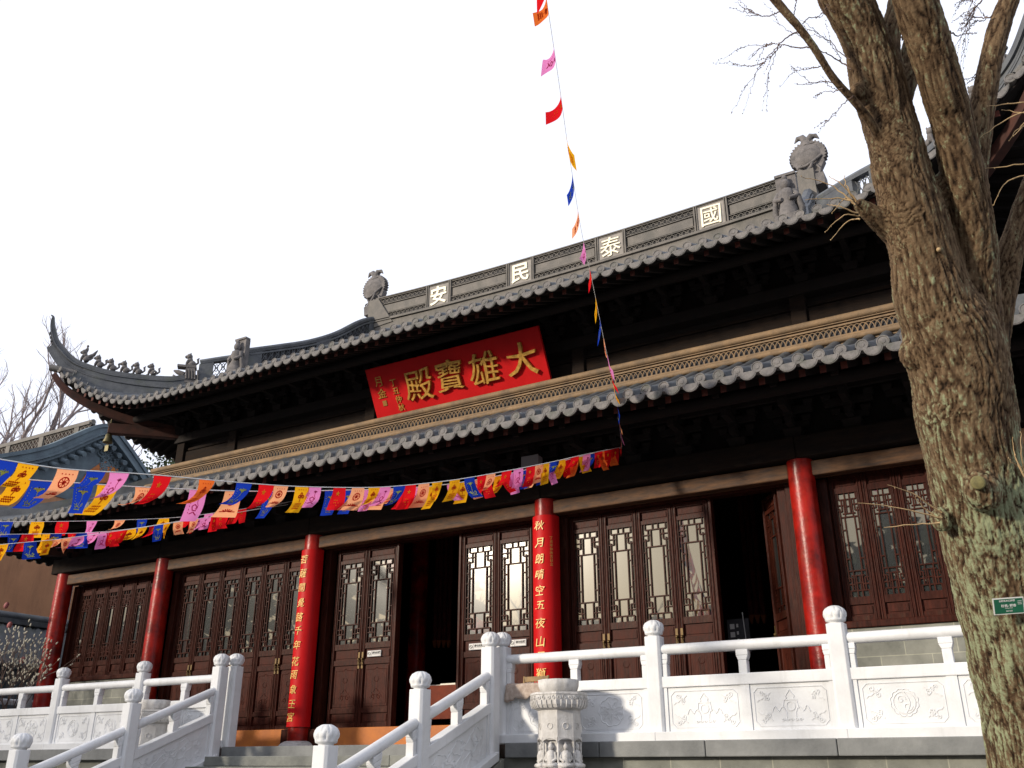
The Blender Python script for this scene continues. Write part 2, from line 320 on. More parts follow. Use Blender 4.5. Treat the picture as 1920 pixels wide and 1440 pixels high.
# a pixel of the 1920 x 1440 photograph seen from the camera, at a given distance or on a plane
CR = cam.rotation_euler.to_matrix()
def ray(px, py): return (CR @ Vector(((px - 960) / FOC, -(py - 720) / FOC, -1))).normalized()
def at(px, py, dist): return CAM + ray(px, py) * dist
def on(px, py, ax, val):
    d = ray(px, py); return CAM + d * ((val - CAM[ax]) / d[ax])
def lerp(a, b, t): return a + (b - a) * t
def interp(tab, x):
    if x <= tab[0][0]: return tab[0][1]
    for (x0, y0), (x1, y1) in zip(tab, tab[1:]):
        if x <= x1: return y0 + (y1 - y0) * (x - x0) / (x1 - x0)
    return tab[-1][1]
def smooth_path(pts, sub=4):
    pts = [Vector(p) for p in pts]; out = []
    for i in range(len(pts) - 1):
        p0 = pts[max(i - 1, 0)]; p1 = pts[i]; p2 = pts[i + 1]; p3 = pts[min(i + 2, len(pts) - 1)]
        for j in range(sub):
            t = j / sub; out.append(0.5 * ((2 * p1) + (p2 - p0) * t + (2 * p0 - 5 * p1 + 4 * p2 - p3) * t * t + (3 * p1 - p0 - 3 * p2 + p3) * t ** 3))
    out.append(pts[-1]); return out
# ================================================================== ground, terrace, stairs
GZ = -2.13; DECK = -0.23
mb = MB(); mb.add([(-260, -260, GZ), (260, -260, GZ), (260, 260, GZ), (-260, 260, GZ)], [(0, 1, 2, 3)])
g = mb.build('ground', M['paving']); g['kind'] = 'structure'

terr = thing('stone_terrace', 'grey stone terrace carrying the temple hall above the courtyard', 'terrace', (0, 5.5, GZ))
mb = MB()
for (x0, x1) in ((-11.9, -2.45), (2.45, 11.9)): mb.b2(x0, x1, -1.62, -1.2, GZ - .05, DECK - .19)
mb.b2(-11.9, 11.9, -1.2, 13.6, GZ - .05, DECK - .19); mb.build('retaining_wall', M['ashlar'], terr)
mb = MB(); x = -12.0
while x < 12.0:                                             # coping slabs with open joints; left out where the stairs arrive
    w = 1.55 + R_.uniform(-.2, .2); x1 = min(x + w, 12.0)
    if not (x1 > -2.5 and x < 2.5): mb.b2(x + .004, x1 - .004, -1.74, -0.9, DECK - .185, DECK + .0)
    x = x1
mb.build('coping', M['coping'], terr, bevel=.012)
mb = MB(); mb.b2(-2.49, 2.49, -1.75, -0.9, DECK - .185, DECK + .001); mb.b2(-11.9, 11.9, -0.896, 13.6, DECK - .185, DECK + .002)
mb.build('floor_slab', M['coping'], terr, bevel=.006)

stairs = thing('stone_stairs', 'grey stone steps rising to the middle doors between the two sloping white balustrades', 'stairs', (0, -4, GZ))
mb = MB(); n = 13; run = .3625
for i in range(1, n + 1):
    zt = DECK - .145 * i
    if zt < GZ + .02: break
    y0 = -1.75 - run * i; k = R_.uniform(-1.3, 1.3)
    for (xa, xb) in ((-2.42, k), (k + .004, 2.42)): mb.b2(xa, xb, y0 - .03, y0 + run + .4, zt - .14, zt)
mb.build('step', M['stone'], stairs, bevel=.01)
mb = MB()
for s in (-1, 1):                                           # cheek walls carrying the sloping balustrades
    poly = [(-1.74, DECK - .20), (-6.7, DECK - .20 - .4 * 4.96), (-6.7, GZ), (-1.74, GZ)]
    mb.prism(poly, lambda a, b, s=s: Vector((s * 2.43, a, b)), lambda a, b, s=s: Vector((s * 2.75, a, b)))
mb.build('cheek_wall', M['ashlar'], stairs)

# ================================================================== marble balustrades
def spiral(cx, cy, r, turns, d=1, a0=0.0, n=14):
    return [(cx + r * (1 - .82 * i / n) * cos(a0 + d * turns * 2 * pi * i / n), cy + r * (1 - .82 * i / n) * sin(a0 + d * turns * 2 * pi * i / n)) for i in range(n + 1)]
def cloud(cx, cy, s, fx, fy, rn):
    out = []
    for k in range(4):
        a = k * .42; px = cx + fx * s * (.25 + .75 * cos(a)) * .9; py = cy + fy * s * (.95 - .3 * k) * .55
        out.append(spiral(px, py, s * rn.uniform(.17, .27), 1.25, fx * fy, rn.uniform(0, 6)))
    out.append([(cx + fx * s * (1.2 - .2 * k), cy + fy * s * (.02 + .12 * k + .06 * sin(k * 2.1))) for k in range(7)])
    return out
def ring(cx, cy, r, n=28, wob=0, k=8): return [(cx + r * (1 + wob * abs(sin(k * pi * i / n))) * cos(2 * pi * i / n), cy + r * (1 + wob * abs(sin(k * pi * i / n))) * sin(2 * pi * i / n)) for i in range(n + 1)]
def carving(w, h, kind, seed):
    rn = random.Random(seed); st = []; m = .035; c = .05
    if kind != 'stair':
        st.append([(m + c, m), (w - m - c, m), (w - m, m + c), (w - m, h - m - c), (w - m - c, h - m), (m + c, h - m), (m, h - m - c), (m, m + c), (m + c, m)])
        for fx in (1, -1):
            for fy in (1, -1): st += cloud(m + .03 if fx > 0 else w - m - .03, m + .05 if fy > 0 else h - m - .05, .14, fx, fy, rn)
    cx, cy = w / 2, h / 2
    if kind == 'vase':
        pr = [(.03, -.15), (.085, -.155), (.05, -.12), (.055, -.07), (.085, 0), (.075, .06), (.04, .09), (.05, .11), (.02, .15), (0, .18)]
        st.append([(cx + a, cy + b) for a, b in pr] + [(cx - a, cy + b) for a, b in reversed(pr)])
        st += [ring(cx, cy, .05), [(cx - .08, cy + .07), (cx + .08, cy + .07)]]
        for s in (-1, 1): st.append([(cx + s * (.08 + .02 * k), cy - .03 + .022 * sin(k * 1.5) * (1 + .1 * k)) for k in range(8)])
        for k in range(5): st.append(spiral(cx - .1 + .05 * k, cy - .15, .022, 1, 1))
    elif kind == 'lotus':
        for r, nn in ((.13, 9), (.085, 7)):
            for k in range(nn):
                a = 2 * pi * k / nn + r * 9; st.append([(cx + r * 1.35 * q * cos(a + (1 - q) * .5 * (1 if q < 1 else 0)), cy + r * q * sin(a + (1 - q) * .5)) for q in (.35, .6, .85, 1.0)] )
                st.append([(cx + r * 1.35 * q * cos(a - (1 - q) * .5), cy + r * q * sin(a - (1 - q) * .5)) for q in (.35, .6, .85, 1.0)])
        st += [ring(cx, cy, .04), ring(cx, cy, .16, 36, .12, 9)]
    elif kind == 'ring':
        st += [ring(cx, cy, .115), ring(cx, cy, .135, 48, .10, 12), [(cx + .055 * sin(t * pi), cy - .115 + .23 * t * 1.0) for t in [i / 10 for i in range(11)]], spiral(cx - .03, cy + .03, .05, 1.2), spiral(cx + .03, cy - .04, .05, 1.2, -1)]
    else:                                                   # long swirling cloud and dragon relief of the stair panels
        for k in range(13):
            x = .08 + (w - .16) * rn.random(); y = .08 + (h - .16) * rn.random()
            st.append(spiral(x, y, rn.uniform(.03, .075), rn.uniform(1.2, 1.8), rn.choice((-1, 1)), rn.uniform(0, 6)))
        for q in range(5):
            y0 = h * (.12 + .17 * q); ph = rn.uniform(0, 6); st.append([(.06 + (w - .12) * i / 22, y0 + .05 * sin(i * .8 + ph) + .02 * sin(i * 2.3)) for i in range(23)])
    return st
BUD = [(.078, 0), (.082, .018), (.112, .026), (.118, .05), (.115, .06), (.128, .085), (.131, .115), (.124, .145), (.104, .175), (.070, .196), (.066, .199), (.045, .207), (0, .209)]
def bud_mod(a, z):
    if z < .055: return 1.0
    if z < .12: return 1 + .13 * abs(cos(5 * a)) ** .5 - .09
    return 1 + .13 * abs(sin(5 * a)) ** .5 - .09
post_me = None
def post(parent, x, y, z, h=1.15):
    global post_me
    mb = MB(); w = .105; c = .03
    poly = [(-w + c, -w), (w - c, -w), (w, -w + c), (w, w - c), (w - c, w), (-w + c, w), (-w, w - c), (-w, -w + c)]
    mb.prism(poly, lambda a, b: Vector((a, b, -.12)), lambda a, b: Vector((a, b, h)))
    p = mb.build('post', M['marble'], parent, bevel=.006, loc=(x, y, z))
    if post_me is None:
        mb = MB(); mb.lathe(BUD, n=60, mod=bud_mod); b = sub(mb, 'lotus_finial', M['marble'], p); post_me = b
    else:
        b = post_me.copy(); COL.objects.link(b); b.parent = p
    b.location = (0, 0, h); b.matrix_parent_inverse = Matrix.Identity(4)
    return p
def bay(parent, A, B, kinds, seed, drop=0.0, wide=.2):
    """rail, balusters, carved panels and plinth between two posts standing at A and B"""
    A = Vector(A); B = Vector(B); d = Vector((B.x - A.x, B.y - A.y, 0)); L = d.length; h = d / L; nr = Vector((-h.y, h.x, 0)); sl = (B.z - A.z) / L
    P = lambda t, q, z: A + h * t + nr * q + Vector((0, 0, z - drop + sl * t))
    def slab(mb, t0, t1, q, z0, z1, vs=True):
        c = [P(t, s * q, z) for z in (z0, z1) for t in (t0, t1) for s in (-1, 1)]
        mb.add(c, [(0, 1, 3, 2), (4, 6, 7, 5), (0, 4, 5, 1), (2, 3, 7, 6), (0, 2, 6, 4), (1, 5, 7, 3)])
    w = wide / 2
    mb = MB(); mb.tube([P(w * .8, 0, .98), P(L - w * .8, 0, .98)], .066, 16); mb.build('handrail', M['marble'], parent)
    mids = [L / 2]; ends = [w + .04, L - w - .04]
    for t in mids + ends:                                   # little vase balusters under the rail
        mb = MB(); full = t in mids; ww = .075 if full else .045
        for (z0, z1, f0, f1) in ((.645, .80, .70, .70), (.80, .855, .70, 1.0), (.855, .925, 1.0, 1.0)):
            c = [P(t + sx * ww * (f0 if z == z0 else f1), sy * .055, z) for z in (z0, z1) for sx in (-1, 1) for sy in (-1, 1)]
            mb.add(c, [(0, 1, 3, 2), (4, 6, 7, 5), (0, 4, 5, 1), (2, 3, 7, 6), (0, 2, 6, 4), (1, 5, 7, 3)])
        mb.build('baluster', M['marble'], parent, bevel=.008)
    mb = MB(); slab(mb, w * .9, L - w * .9, .075, .515, .648); mb.build('mid_rail', M['marble'], parent, bevel=.01)
    mb = MB(); slab(mb, 0, L, .15, -.11, .0); mb.build('plinth', M['marble'], parent, bevel=.008)
    k = len(kinds); seg = (L - 2 * w) / k
    for i, kd in enumerate(kinds):
        mb = MB(); t0 = w + seg * i; t1 = t0 + seg
        slab(mb, t0 + .0, t0 + .055, .06, .0, .515); slab(mb, t1 - .055, t1, .06, .0, .515); slab(mb, t0 + .055, t1 - .055, .045, .0, .515)
        for side in (-1, 1):
            for stn in carving(seg - .13, .49, kd, seed + i): mb.tube([P(t0 + .065 + a, side * .046, .012 + b) for a, b in stn], .0072, 4, sm=False, cap=False)
        mb.build('carved_panel', M['marble'], parent)
YB = -1.542; PS = 2.283; BZ = -0.128
KIN = [('lotus', 'lotus'), ('vase', 'vase'), ('ring', 'ring'), ('lotus', 'vase')]
for s, nm in ((1, 'right'), (-1, 'left')):
    lab = 'white terrace balustrade hung with a brown cloth, running behind the big tree trunk' if s > 0 else 'white terrace balustrade below the lattice windows on the magnolia shrub side'
    t = thing('terrace_balustrade', lab, 'balustrade', (s * 7, YB, DECK), 'marble balustrades')
    for i in range(5): post(t, s * (2.596 + PS * i), YB, BZ)
    for i in range(4):
        a = (s * (2.596 + PS * i), YB, BZ); b = (s * (2.596 + PS * (i + 1)), YB, BZ)
        bay(t, a if s > 0 else b, b if s > 0 else a, KIN[i] if s > 0 else KIN[(i + 1) % 4][::-1], 10 * i + s)
t = thing('return_balustrade', 'farthest white balustrade, turning back along the terrace end by the shrub', 'balustrade', (-11.73, 2, DECK), 'marble balustrades')
for i in range(1, 4): post(t, -11.73, YB + PS * i, BZ)
for i in range(3): bay(t, (-11.73, YB + PS * i, BZ), (-11.73, YB + PS * (i + 1), BZ), ('lotus', 'vase'), 90 + i)
for s in (1, -1):
    t = thing('stair_balustrade', 'sloping white stair balustrade rising to the %s' % ('cloth-hung end of the terrace' if s > 0 else 'terrace end on the magnolia shrub side'), 'balustrade', (s * 2.6, -3.5, -1.2), 'marble balustrades')
    ys = [-1.86, -3.47, -5.1, -6.72]; zb = lambda y: -.28 + .405 * (y + 1.86)
    for y in ys: post(t, s * 2.6, y, zb(y), 1.27)
    for i in range(3): bay(t, (s * 2.6, ys[i], zb(ys[i])), (s * 2.6, ys[i + 1], zb(ys[i + 1])), ('stair',), 50 + i + 7 * s, drop=.06)
# ================================================================== temple hall: columns, doors, windows, beams
hall = thing('temple_hall', 'two-tiered temple hall with grey tiled roofs, red columns and dark lattice doors', 'temple', (0, 6, DECK))
CXS = [-9.97, -6.65, -2.5, 2.5, 6.65, 9.97]; YD = .28
for x in CXS:
    mb = MB(); mb.lathe([(.192, -.11), (.190, 1.5), (.184, 3.525)], (x, 0, 0), 28); c = mb.build('column', M['red'], hall)
    mb = MB(); mb.lathe([(.34, -.225), (.34, -.19), (.30, -.15), (.235, -.115), (.2, -.108)], (x, 0, 0), 28); sub(mb, 'column_base', M['carved'], c)

def lattice(mb, w, z0, z1, dense=False):
    W = (w - .14) / 2; H = z1 - z0; t = .0085; cx = w / 2
    def hb(a, b, z): mb.b2(cx + a * W, cx + b * W, -.012, .010, z0 + z * H - t, z0 + z * H + t)
    def vb(x, a, b): mb.b2(cx + x * W - t, cx + x * W + t, -.015, .013, z0 + a * H, z0 + b * H)
    zA, zB = (.235, .755) if not dense else (.245, .765); q = .50 if not dense else .42
    for s in (-1, 1):
        f = lambda a, b: (min(s * a, s * b), max(s * a, s * b))
        vb(s * q, zA, zB); vb(s * .76, zA - .10, zB + .09); vb(s * .34, .06, zA); vb(s * .34, zB, .94)
        for z in (.885, .825, .12, .18): hb(*f(.34 if z in (.885, .12) else .55, 1), z)
        for z in (.06, .94): hb(*f(.34, .76), z)
        vb(s * .76, .94, 1); vb(s * .76, 0, .06); vb(s * .55, .825, .94); vb(s * .55, .06, .18); vb(s * .2, .94, 1); vb(s * .2, 0, .06)
        for z in (.30, .42, .58, .70): hb(*f(.76, 1), z)
        for z in (.36, .64): hb(*f(q, .76), z)
        if dense:
            vb(s * .17, .80, .94); vb(s * .17, .06, .2); hb(*f(.0, .34), .87); hb(*f(.0, .34), .13); vb(s * .88, .85, 1); vb(s * .88, 0, .15); hb(*f(0, .55), .80); hb(*f(0, .55), .2)
    hb(-.76, .76, zA); hb(-.76, .76, zB); hb(-.34, .34, .94); hb(-.34, .34, .06)
def leaf(name, w, H, pan, lat, dense=False, handle=None):
    mb = MB(); st = .07; g = .003
    mb.b2(g, st, -.03, .03, 0, H); mb.b2(w - st, w - g, -.03, .03, 0, H)
    for x in (g + .014, w - g - .014, st - .012, w - st + .012): mb.tube([(x, -.03, .01), (x, -.03, H - .01)], .011, 6)
    zs = sorted([z for p in pan + [lat] for z in p]); edges = [0] + zs + [H]
    for i in range(0, len(edges), 2): mb.b2(st, w - st, -.028, .028, edges[i], edges[i + 1])
    for x in ((st + .008), (w - st - .008)): mb.b2(x - .008, x + .008, -.024, .02, lat[0], lat[1])
    for (a, b) in pan:
        mb.b2(st, w - st, .0, .02, a, b, 1); mb.b2(st + .03, w - st - .03, -.012, 0, a + .03, b - .03, 1)
        if b - a > .5:                                       # carved field of the tall panel
            x0, x1 = st + .06, w - st - .06; c = w / 2
            for poly in ([(x0, a + .07), (x1, a + .07), (x1, b - .09), (c + .05, b - .09), (c, b - .06), (c - .05, b - .09), (x0, b - .09), (x0, a + .07)],):
                mb.tube([(p, -.013, q) for p, q in poly], .005, 4, 1, False)
            for s in (-1, 1):
                mb.tube([(c + s * p, -.013, a + .12 + q) for p, q in spiral(.07, .06, .055, 1.4, s * 1)], .006, 4, 1, False)
                mb.tube([(c + s * p, -.013, a + .12 + q) for p, q in ((.01, .2), (.05, .15), (.1, .13), (.06, .1), (.015, .09))], .006, 4, 1, False)
            mb.tube([(c + p, -.013, b - .25 + q) for p, q in ring(0, 0, .05)], .005, 4, 1, False)
    o = mb.build(name, [M['wood'], M['woodpanel']], None, bevel=0)
    m2 = MB(); lattice(m2, w, lat[0], lat[1], dense); sub(m2, 'lattice', M['wood'], o)
    m2 = MB(); m2.b2(st, w - st, .012, .018, lat[0], lat[1]); sub(m2, 'glass', M['glass'], o)
    return o
def add_handle(o, w, right):
    m2 = MB(); x = w - .04 if right else .04
    m2.b2(x - .018, x + .018, -.05, -.041, .98, 1.26); m2.lathe([(.022, -.02), (.026, 0), (.01, .02)], (x, -.055, 1.14), 10, M3=Matrix.Rotation(pi / 2, 3, 'X'))
    m2.tube([(x, -.06, 1.12), (x + .012, -.066, 1.07), (x, -.066, 1.03), (x - .012, -.066, 1.07), (x, -.06, 1.12)], .005, 5)
    sub(m2, 'handle', M['brass'], o)
PAN = [(.07, .24), (.32, 1.05), (1.14, 1.32), (2.94, 3.08)]; LAT = (1.42, 2.88)
wide = leaf('door_leaf', .70, 3.14, PAN, LAT); narrow = leaf('door_leaf', .59, 3.14, PAN, LAT)
sash = leaf('window_sash', .453, 2.08, [(.085, .24), (1.87, 2.01)], (.34, 1.79), True)
for o in (wide, narrow, sash): put(o, hall)
def place(proto, x, rot=0.0, y=YD, z=.10, handle=None, w=.6):
    o = proto if not proto.get('_u') else copy_part(proto, hall)
    proto['_u'] = 1; o.location = (x, y, z); o.rotation_euler = (0, 0, rot)
    if handle is not None: handles.append((o, w, handle))
    return o
handles = []
for k in (0, 1, 4, 5): place(wide, -2.1 + .7 * k, w=.7, handle=(k % 2 == 0))
for k in range(6): place(narrow, -6.35 + .59 * k, handle=(k % 2 == 0), w=.59)
for k in range(4): place(narrow, 2.80 + .59 * k, handle=(k % 2 == 0), w=.59)
place(narrow, 5.872, radians(-55), y=.763, w=.59, handle=False)          # the one leaf standing ajar
for s in (-1, 1):
    for k in range(6): place(sash, (6.95 if s > 0 else -9.67) + .4533 * k, 0, YD, 1.26)
for o, w, r in handles: add_handle(o, w, r)
for p in (wide, narrow, sash):
    if '_u' in p: del p['_u']
for o in list(COL.objects):
    if '_u' in o: del o['_u']

mb = MB()                                                   # jambs and door heads
for i, x in enumerate(CXS):
    for s in (-1, 1):
        if (i == 0 and s < 0) or (i == 5 and s > 0): continue
        z0 = 1.2 if (i in (0, 5) or (i == 1 and s < 0) or (i == 4 and s > 0)) else DECK
        mb.b2(x + s * .15, x + s * .298, .16, .34, z0, 3.27)
        if z0 < 0: mb.b2(x + s * .2, x + s * .44, .02, .159, DECK, .09)
for a, b in zip(CXS, CXS[1:]):
    mb.b2(a + .15, b - .15, .15, .36, 3.245 if abs(a + b) < 13 else 3.345, 3.40)
mb.b2(6.225, 6.351, .20, .34, DECK, 3.244)
for x in (-.675, .675, 5.19): mb.b2(x - .024, x + .024, .22, .36, .10, 3.243)
mb.build('door_frame', M['wood'], hall, bevel=.008)
mb = MB()
for a, b in zip(CXS[1:], CXS[2:-1]): mb.b2(a + .44, b - .44, .10, .40, DECK - .0, .10)
mb.build('door_threshold', M['orange'], hall, bevel=.01)
for k, (a, b) in enumerate(zip(CXS, CXS[1:])):
    mb = MB(); mb.b2(a + .16, b - .16, -.07, .149, 3.28, 3.50); mb.build('lintel_beam', M['beam'], hall, bevel=.02)
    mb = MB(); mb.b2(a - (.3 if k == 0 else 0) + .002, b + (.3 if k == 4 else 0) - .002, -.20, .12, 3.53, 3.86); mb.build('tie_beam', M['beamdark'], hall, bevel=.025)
for s in (-1, 1):
    mb = MB(); a, b = sorted((s * 6.82, s * 9.8)); mb.b2(a, b, .10, .5, DECK, 1.17); w_ = mb.build('sill_wall', M['ashlar'], hall)
    mb = MB(); mb.b2(a, b, .06, .42, 1.171, 1.262); mb.build('window_sill', M['wood'], hall, bevel=.01)
mb = MB()                                                   # dark plastered frieze, side and back walls, floor of the interior
mb.b2(-9.9, 9.9, .13, .30, 3.87, 5.0); mb.b2(-9.97, -9.75, .35, 12.1, DECK, 4.85); mb.b2(9.75, 9.97, .35, 12.1, DECK, 4.85); mb.b2(-9.74, 9.74, 11.9, 12.1, DECK, 4.85)
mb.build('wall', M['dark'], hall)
mb = MB(); mb.b2(-9.74, 9.74, .45, 11.9, DECK + .004, DECK + .03); mb.build('interior_floor', M['floor'], hall)
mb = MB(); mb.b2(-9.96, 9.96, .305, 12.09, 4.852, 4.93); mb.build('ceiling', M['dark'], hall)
for (x, y) in ((-2.5, 3.4), (2.5, 3.4), (6.65, 3.4), (-6.65, 3.4)):
    mb = MB(); mb.lathe([(.2, DECK), (.2, 4.89)], (x, y, 0), 16); mb.build('inner_column', M['red'], hall)
# bracket sets under both eaves
def bracket(mb, c, out, side, s=1.0, tiers=3):
    c = Vector(c); o = Vector(out); q = Vector(side); u = Vector((0, 0, 1)); B = Matrix((q, o, u)).transposed()
    mb.box(c, (.26 * s, .26 * s, .16 * s), 0, B, 1.25)
    for k in range(tiers):
        z = .16 * s + .2 * s * k
        mb.box(c + u * z + o * (.12 + .2 * k) * s, (.11 * s, (.5 + .38 * k) * s, .12 * s), 0, B)
        mb.box(c + u * (z + .01) + o * (.2 * k) * s, ((.55 + .22 * k) * s, .10 * s, .11 * s), 0, B)
        for e in (-1, 1): mb.box(c + u * (z + .1 * s) + o * (.2 * k) * s + q * e * (.24 + .1 * k) * s, (.13 * s, .13 * s, .09 * s), 0, B, 1.25)
        mb.box(c + u * (z + .1 * s) + o * (.3 + .38 * k) * s * .9, (.13 * s, .13 * s, .09 * s), 0, B, 1.25)
mb = MB(); x = -9.97
while x < 10:
    bracket(mb, (x, 0, 3.94), (0, -1, 0), (1, 0, 0), .85); x += .83
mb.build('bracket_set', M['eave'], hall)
# upper storey: wall, posts, brackets
mb = MB(); mb.b2(-8.3, 8.3, 1.55, 1.7, 5.5, 8.3)
for s in (-1, 1): a, b = sorted((s * 8.15, s * 8.3)); mb.b2(a, b, 1.7, 10.6, 5.5, 8.3)
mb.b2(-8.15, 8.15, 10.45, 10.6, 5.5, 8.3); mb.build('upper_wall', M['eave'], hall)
mb = MB()
for x in (-8.42, -6.65, -2.5, 2.5, 6.65, 8.42): mb.b2(x - .13, x + .13, 1.36, 1.545, 5.6, 7.05)
for (a, b) in ((-8.29, -6.78), (-6.52, -2.63), (-2.37, 2.37), (2.63, 6.52), (6.78, 8.29)):
    mb.b2(a, b, 1.42, 1.545, 6.24, 6.62); mb.b2(a, b, 1.45, 1.545, 6.65, 6.72)
for s in (-1, 1):
    a, b = sorted((s * 8.3, s * 8.5)); mb.b2(a, b, 1.55, 10.6, 6.2, 6.55)
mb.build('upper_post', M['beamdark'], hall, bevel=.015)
mb = MB(); mb.b2(-8.6, 8.6, 1.30, 1.546, 6.85, 7.06)
x = -8.42
while x < 8.5: bracket(mb, (x, 1.4, 7.14), (0, -1, 0), (1, 0, 0), .8); x += .8
for s in (-1, 1):
    y = 1.6
    while y < 10.7: bracket(mb, (s * 8.45, y, 7.14), (s, 0, 0), (0, 1, 0), .8); y += .9
    bracket(mb, (s * 8.5, 1.42, 7.14), Vector((s, -1, 0)).normalized(), Vector((1, s, 0)).normalized(), 1.1, 3)
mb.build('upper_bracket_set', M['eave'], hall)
# ================================================================== tiled roofs
CY = 6.075; PITCH = .258
class Skirt:
    def __init__(s, As, Ds, z0, rise, emax, lin, lift0, lw, lpow, c, cw):
        s.As, s.Ds, s.z0, s.rise, s.emax, s.lin = As, Ds, z0, rise, emax, lin      # straight eave half-length along x and y
        s.lift0, s.lw, s.lpow, s.c, s.cw = lift0, lw, lpow, c, cw
    def zb(s, e):
        t = max(e, 0) / s.emax; return s.z0 + s.rise * (s.lin * t + (1 - s.lin) * t * t)
    def lift(s, w, e): return s.lift0 * (max(0, w + s.lw) / (s.lw + s.c)) ** s.lpow * max(0.0, 1 - max(e, 0) / 3.0)
    def out(s, w): return s.c * (max(0, w + s.cw) / (s.cw + s.c)) ** 2.2                # eave pushed out near the corner
    def z(s, w, e): return s.zb(e) + s.lift(w, e)
UP = Skirt(10.37, 6.525, 7.255, 4.06, 6.525, .70, 1.36, 3.2, 2.2, .36, 3.4)
LO = Skirt(11.92, 8.075, 4.225, 1.43, 3.0, .82, .55, 3.0, 2.3, .22, 3.0)
def frame(side, sk):
    """(along, outward) -> world x, y; plus straight half lengths along and outward"""
    if side == 'F': return (lambda a, d: (a, CY - d)), sk.As, sk.Ds
    if side == 'B': return (lambda a, d: (-a, CY + d)), sk.As, sk.Ds
    if side == 'L': return (lambda a, d: (-d, CY - a)), sk.Ds, sk.As
    return (lambda a, d: (d, CY + a)), sk.Ds, sk.As
def etop(sk, a, A, stop):
    """how far up the slope (from the straight eave line) the tiles run at position a: to the ridge/wall or to the hip"""
    return min(stop, A - abs(a))
def build_roof(sk, sides, stops, rest, soffit_to, part, nrow):
    PROF = [(-.129, -.035), (-.082, -.012), (-.076, .03), (-.05, .062), (0, .078), (.05, .062), (.076, .03), (.082, -.012), (.129, -.035)]
    til = MB(); cap = MB(); sof = MB(); raf = MB()
    for side in sides:
        f, A, D = frame(side, sk); stop = stops[side]; C = A + sk.c
        n = int(C / PITCH); lines = [PITCH * (k) for k in range(-n, n + 1)]
        for a in lines:
            rows = []
            for i in range(nrow + 1):
                row = []
                for (u, h) in PROF:
                    aa = max(-C, min(C, a + u)); w = abs(aa) - A; eo = -sk.out(w); et = max(eo, etop(sk, aa, A, stop))
                    e = eo + (et - eo) * i / nrow; x, y = f(aa, D - e); row.append(Vector((x, y, sk.z(w, e) + h)))
                rows.append(row)
            til.grid(rows, 0, True)
            if side == 'B': continue
            w = abs(a) - A; eo = -sk.out(w); z = sk.z(w, eo); x, y = f(a, D - eo); ox, oy = f(0, 1); o0 = f(0, 0)
            od = Vector((ox - o0[0], oy - o0[1], 0)); sd_ = Vector((f(1, 0)[0] - o0[0], f(1, 0)[1] - o0[1], 0))
            ti = sk.z(abs(a + .02) - A, -sk.out(abs(a + .02) - A)) - sk.z(abs(a - .02) - A, -sk.out(abs(a - .02) - A)); sdl = (sd_ + Vector((0, 0, ti / .04))).normalized()
            up = Vector((0, 0, 1)); p = Vector((x + R_.uniform(-.007, .007), y + R_.uniform(-.006, .006), z + .008 + R_.uniform(-.008, .008))); B3 = Matrix((sd_, -up, od)).transposed()
            n3 = Matrix((sd_, up.lerp(od, -.10).normalized(), od.lerp(up, .1).normalized())).transposed()
            cap.lathe([(.074, -.10), (.080, -.005), (.080, .030), (.075, .036), (.066, .034), (.062, .026), (.034, .026), (.030, .032), (0, .034)], p, 18, 1, False, M3=n3)
            cap.lathe([(.022, .07), (.024, .12), (.012, .135), (0, .137)], p + -od * .15, 8, 0)
            # drip tile hanging between this roll and the next
            b = a + PITCH / 2
            if abs(b) < C - .05:
                w2 = abs(b) - A; eo2 = -sk.out(w2); x2, y2 = f(b, D - eo2); q = Vector((x2, y2, sk.z(w2, eo2) - .02 + R_.uniform(-.008, .008)))
                poly = [(.118 * cos(t), -.012 - .122 * sin(t)) for t in [pi * k / 10 for k in range(11)]]
                inn = [(u * .84, -.02 + (v + .012) * .84) for u, v in poly]
                F0 = lambda u, v: q + sdl * u + up * v + od * (.035 - .20 * v * .5); F1 = lambda u, v: q + sdl * u + up * v + od * (.012 - .2 * v * .5)
                cap.prism(poly, F1, F0, 1); cap.prism(inn, lambda u, v: F0(u, v), lambda u, v: F0(u, v) + od * .006, 1)
        # underside boards, fascia and rafters
        ns = soffit_to[side]
        al = [-C + 2 * C * k / 80 for k in range(81)]; G = []
        for i in range(7):
            row = []
            for a in al:
                w = abs(a) - A; eo = -sk.out(w) + .05; et = max(eo, min(ns, A - abs(a))); e = eo + (et - eo) * i / 6
                x, y = f(a, D - e); row.append(Vector((x, y, sk.z(w, e) - .13)))
            G.append(row)
        sof.grid(G, 0, True)
        T0 = [Vector((*f(a, D + sk.out(abs(a) - A) - .05), sk.z(abs(a) - A, 0) - .03)) for a in al]
        sof.grid([T0, G[0]], 0, True)
        if side == 'B': continue
        for a in lines:
            w = abs(a) - A
            if abs(a) > C - .25: continue
            eo = -sk.out(w) + .13; et = max(eo + .1, min(ns, A - abs(a)))
            if et - eo < .25: continue
            P = []
            for i in range(4):
                e = eo + (et - eo) * i / 3; fan = a * 1.0
                P.append(Vector((*f(fan, D - e), sk.z(w, e) - .185)))
            s_ = Vector((*f(1, 0), 0)) - Vector((*f(0, 0), 0)); hw = .04
            for i in range(3):
                c = []
                for q in (P[i], P[i + 1]):
                    for sx in (-1, 1):
                        for sz in (-1, 1): c.append(q + s_ * sx * hw + Vector((0, 0, sz * .05)))
                raf.add(c, [(0, 1, 5, 4), (2, 6, 7, 3), (0, 4, 6, 2), (1, 3, 7, 5)] , 0)
                if i == 0: raf.add(c[:4], [(0, 2, 3, 1)], 1)
    r = til.build(part, [M['tile']], hall)
    sub(cap, 'eave_tiles', [M['tile'], M['tilecap']], r)
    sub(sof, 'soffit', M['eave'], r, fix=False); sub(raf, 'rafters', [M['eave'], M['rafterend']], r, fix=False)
    return r
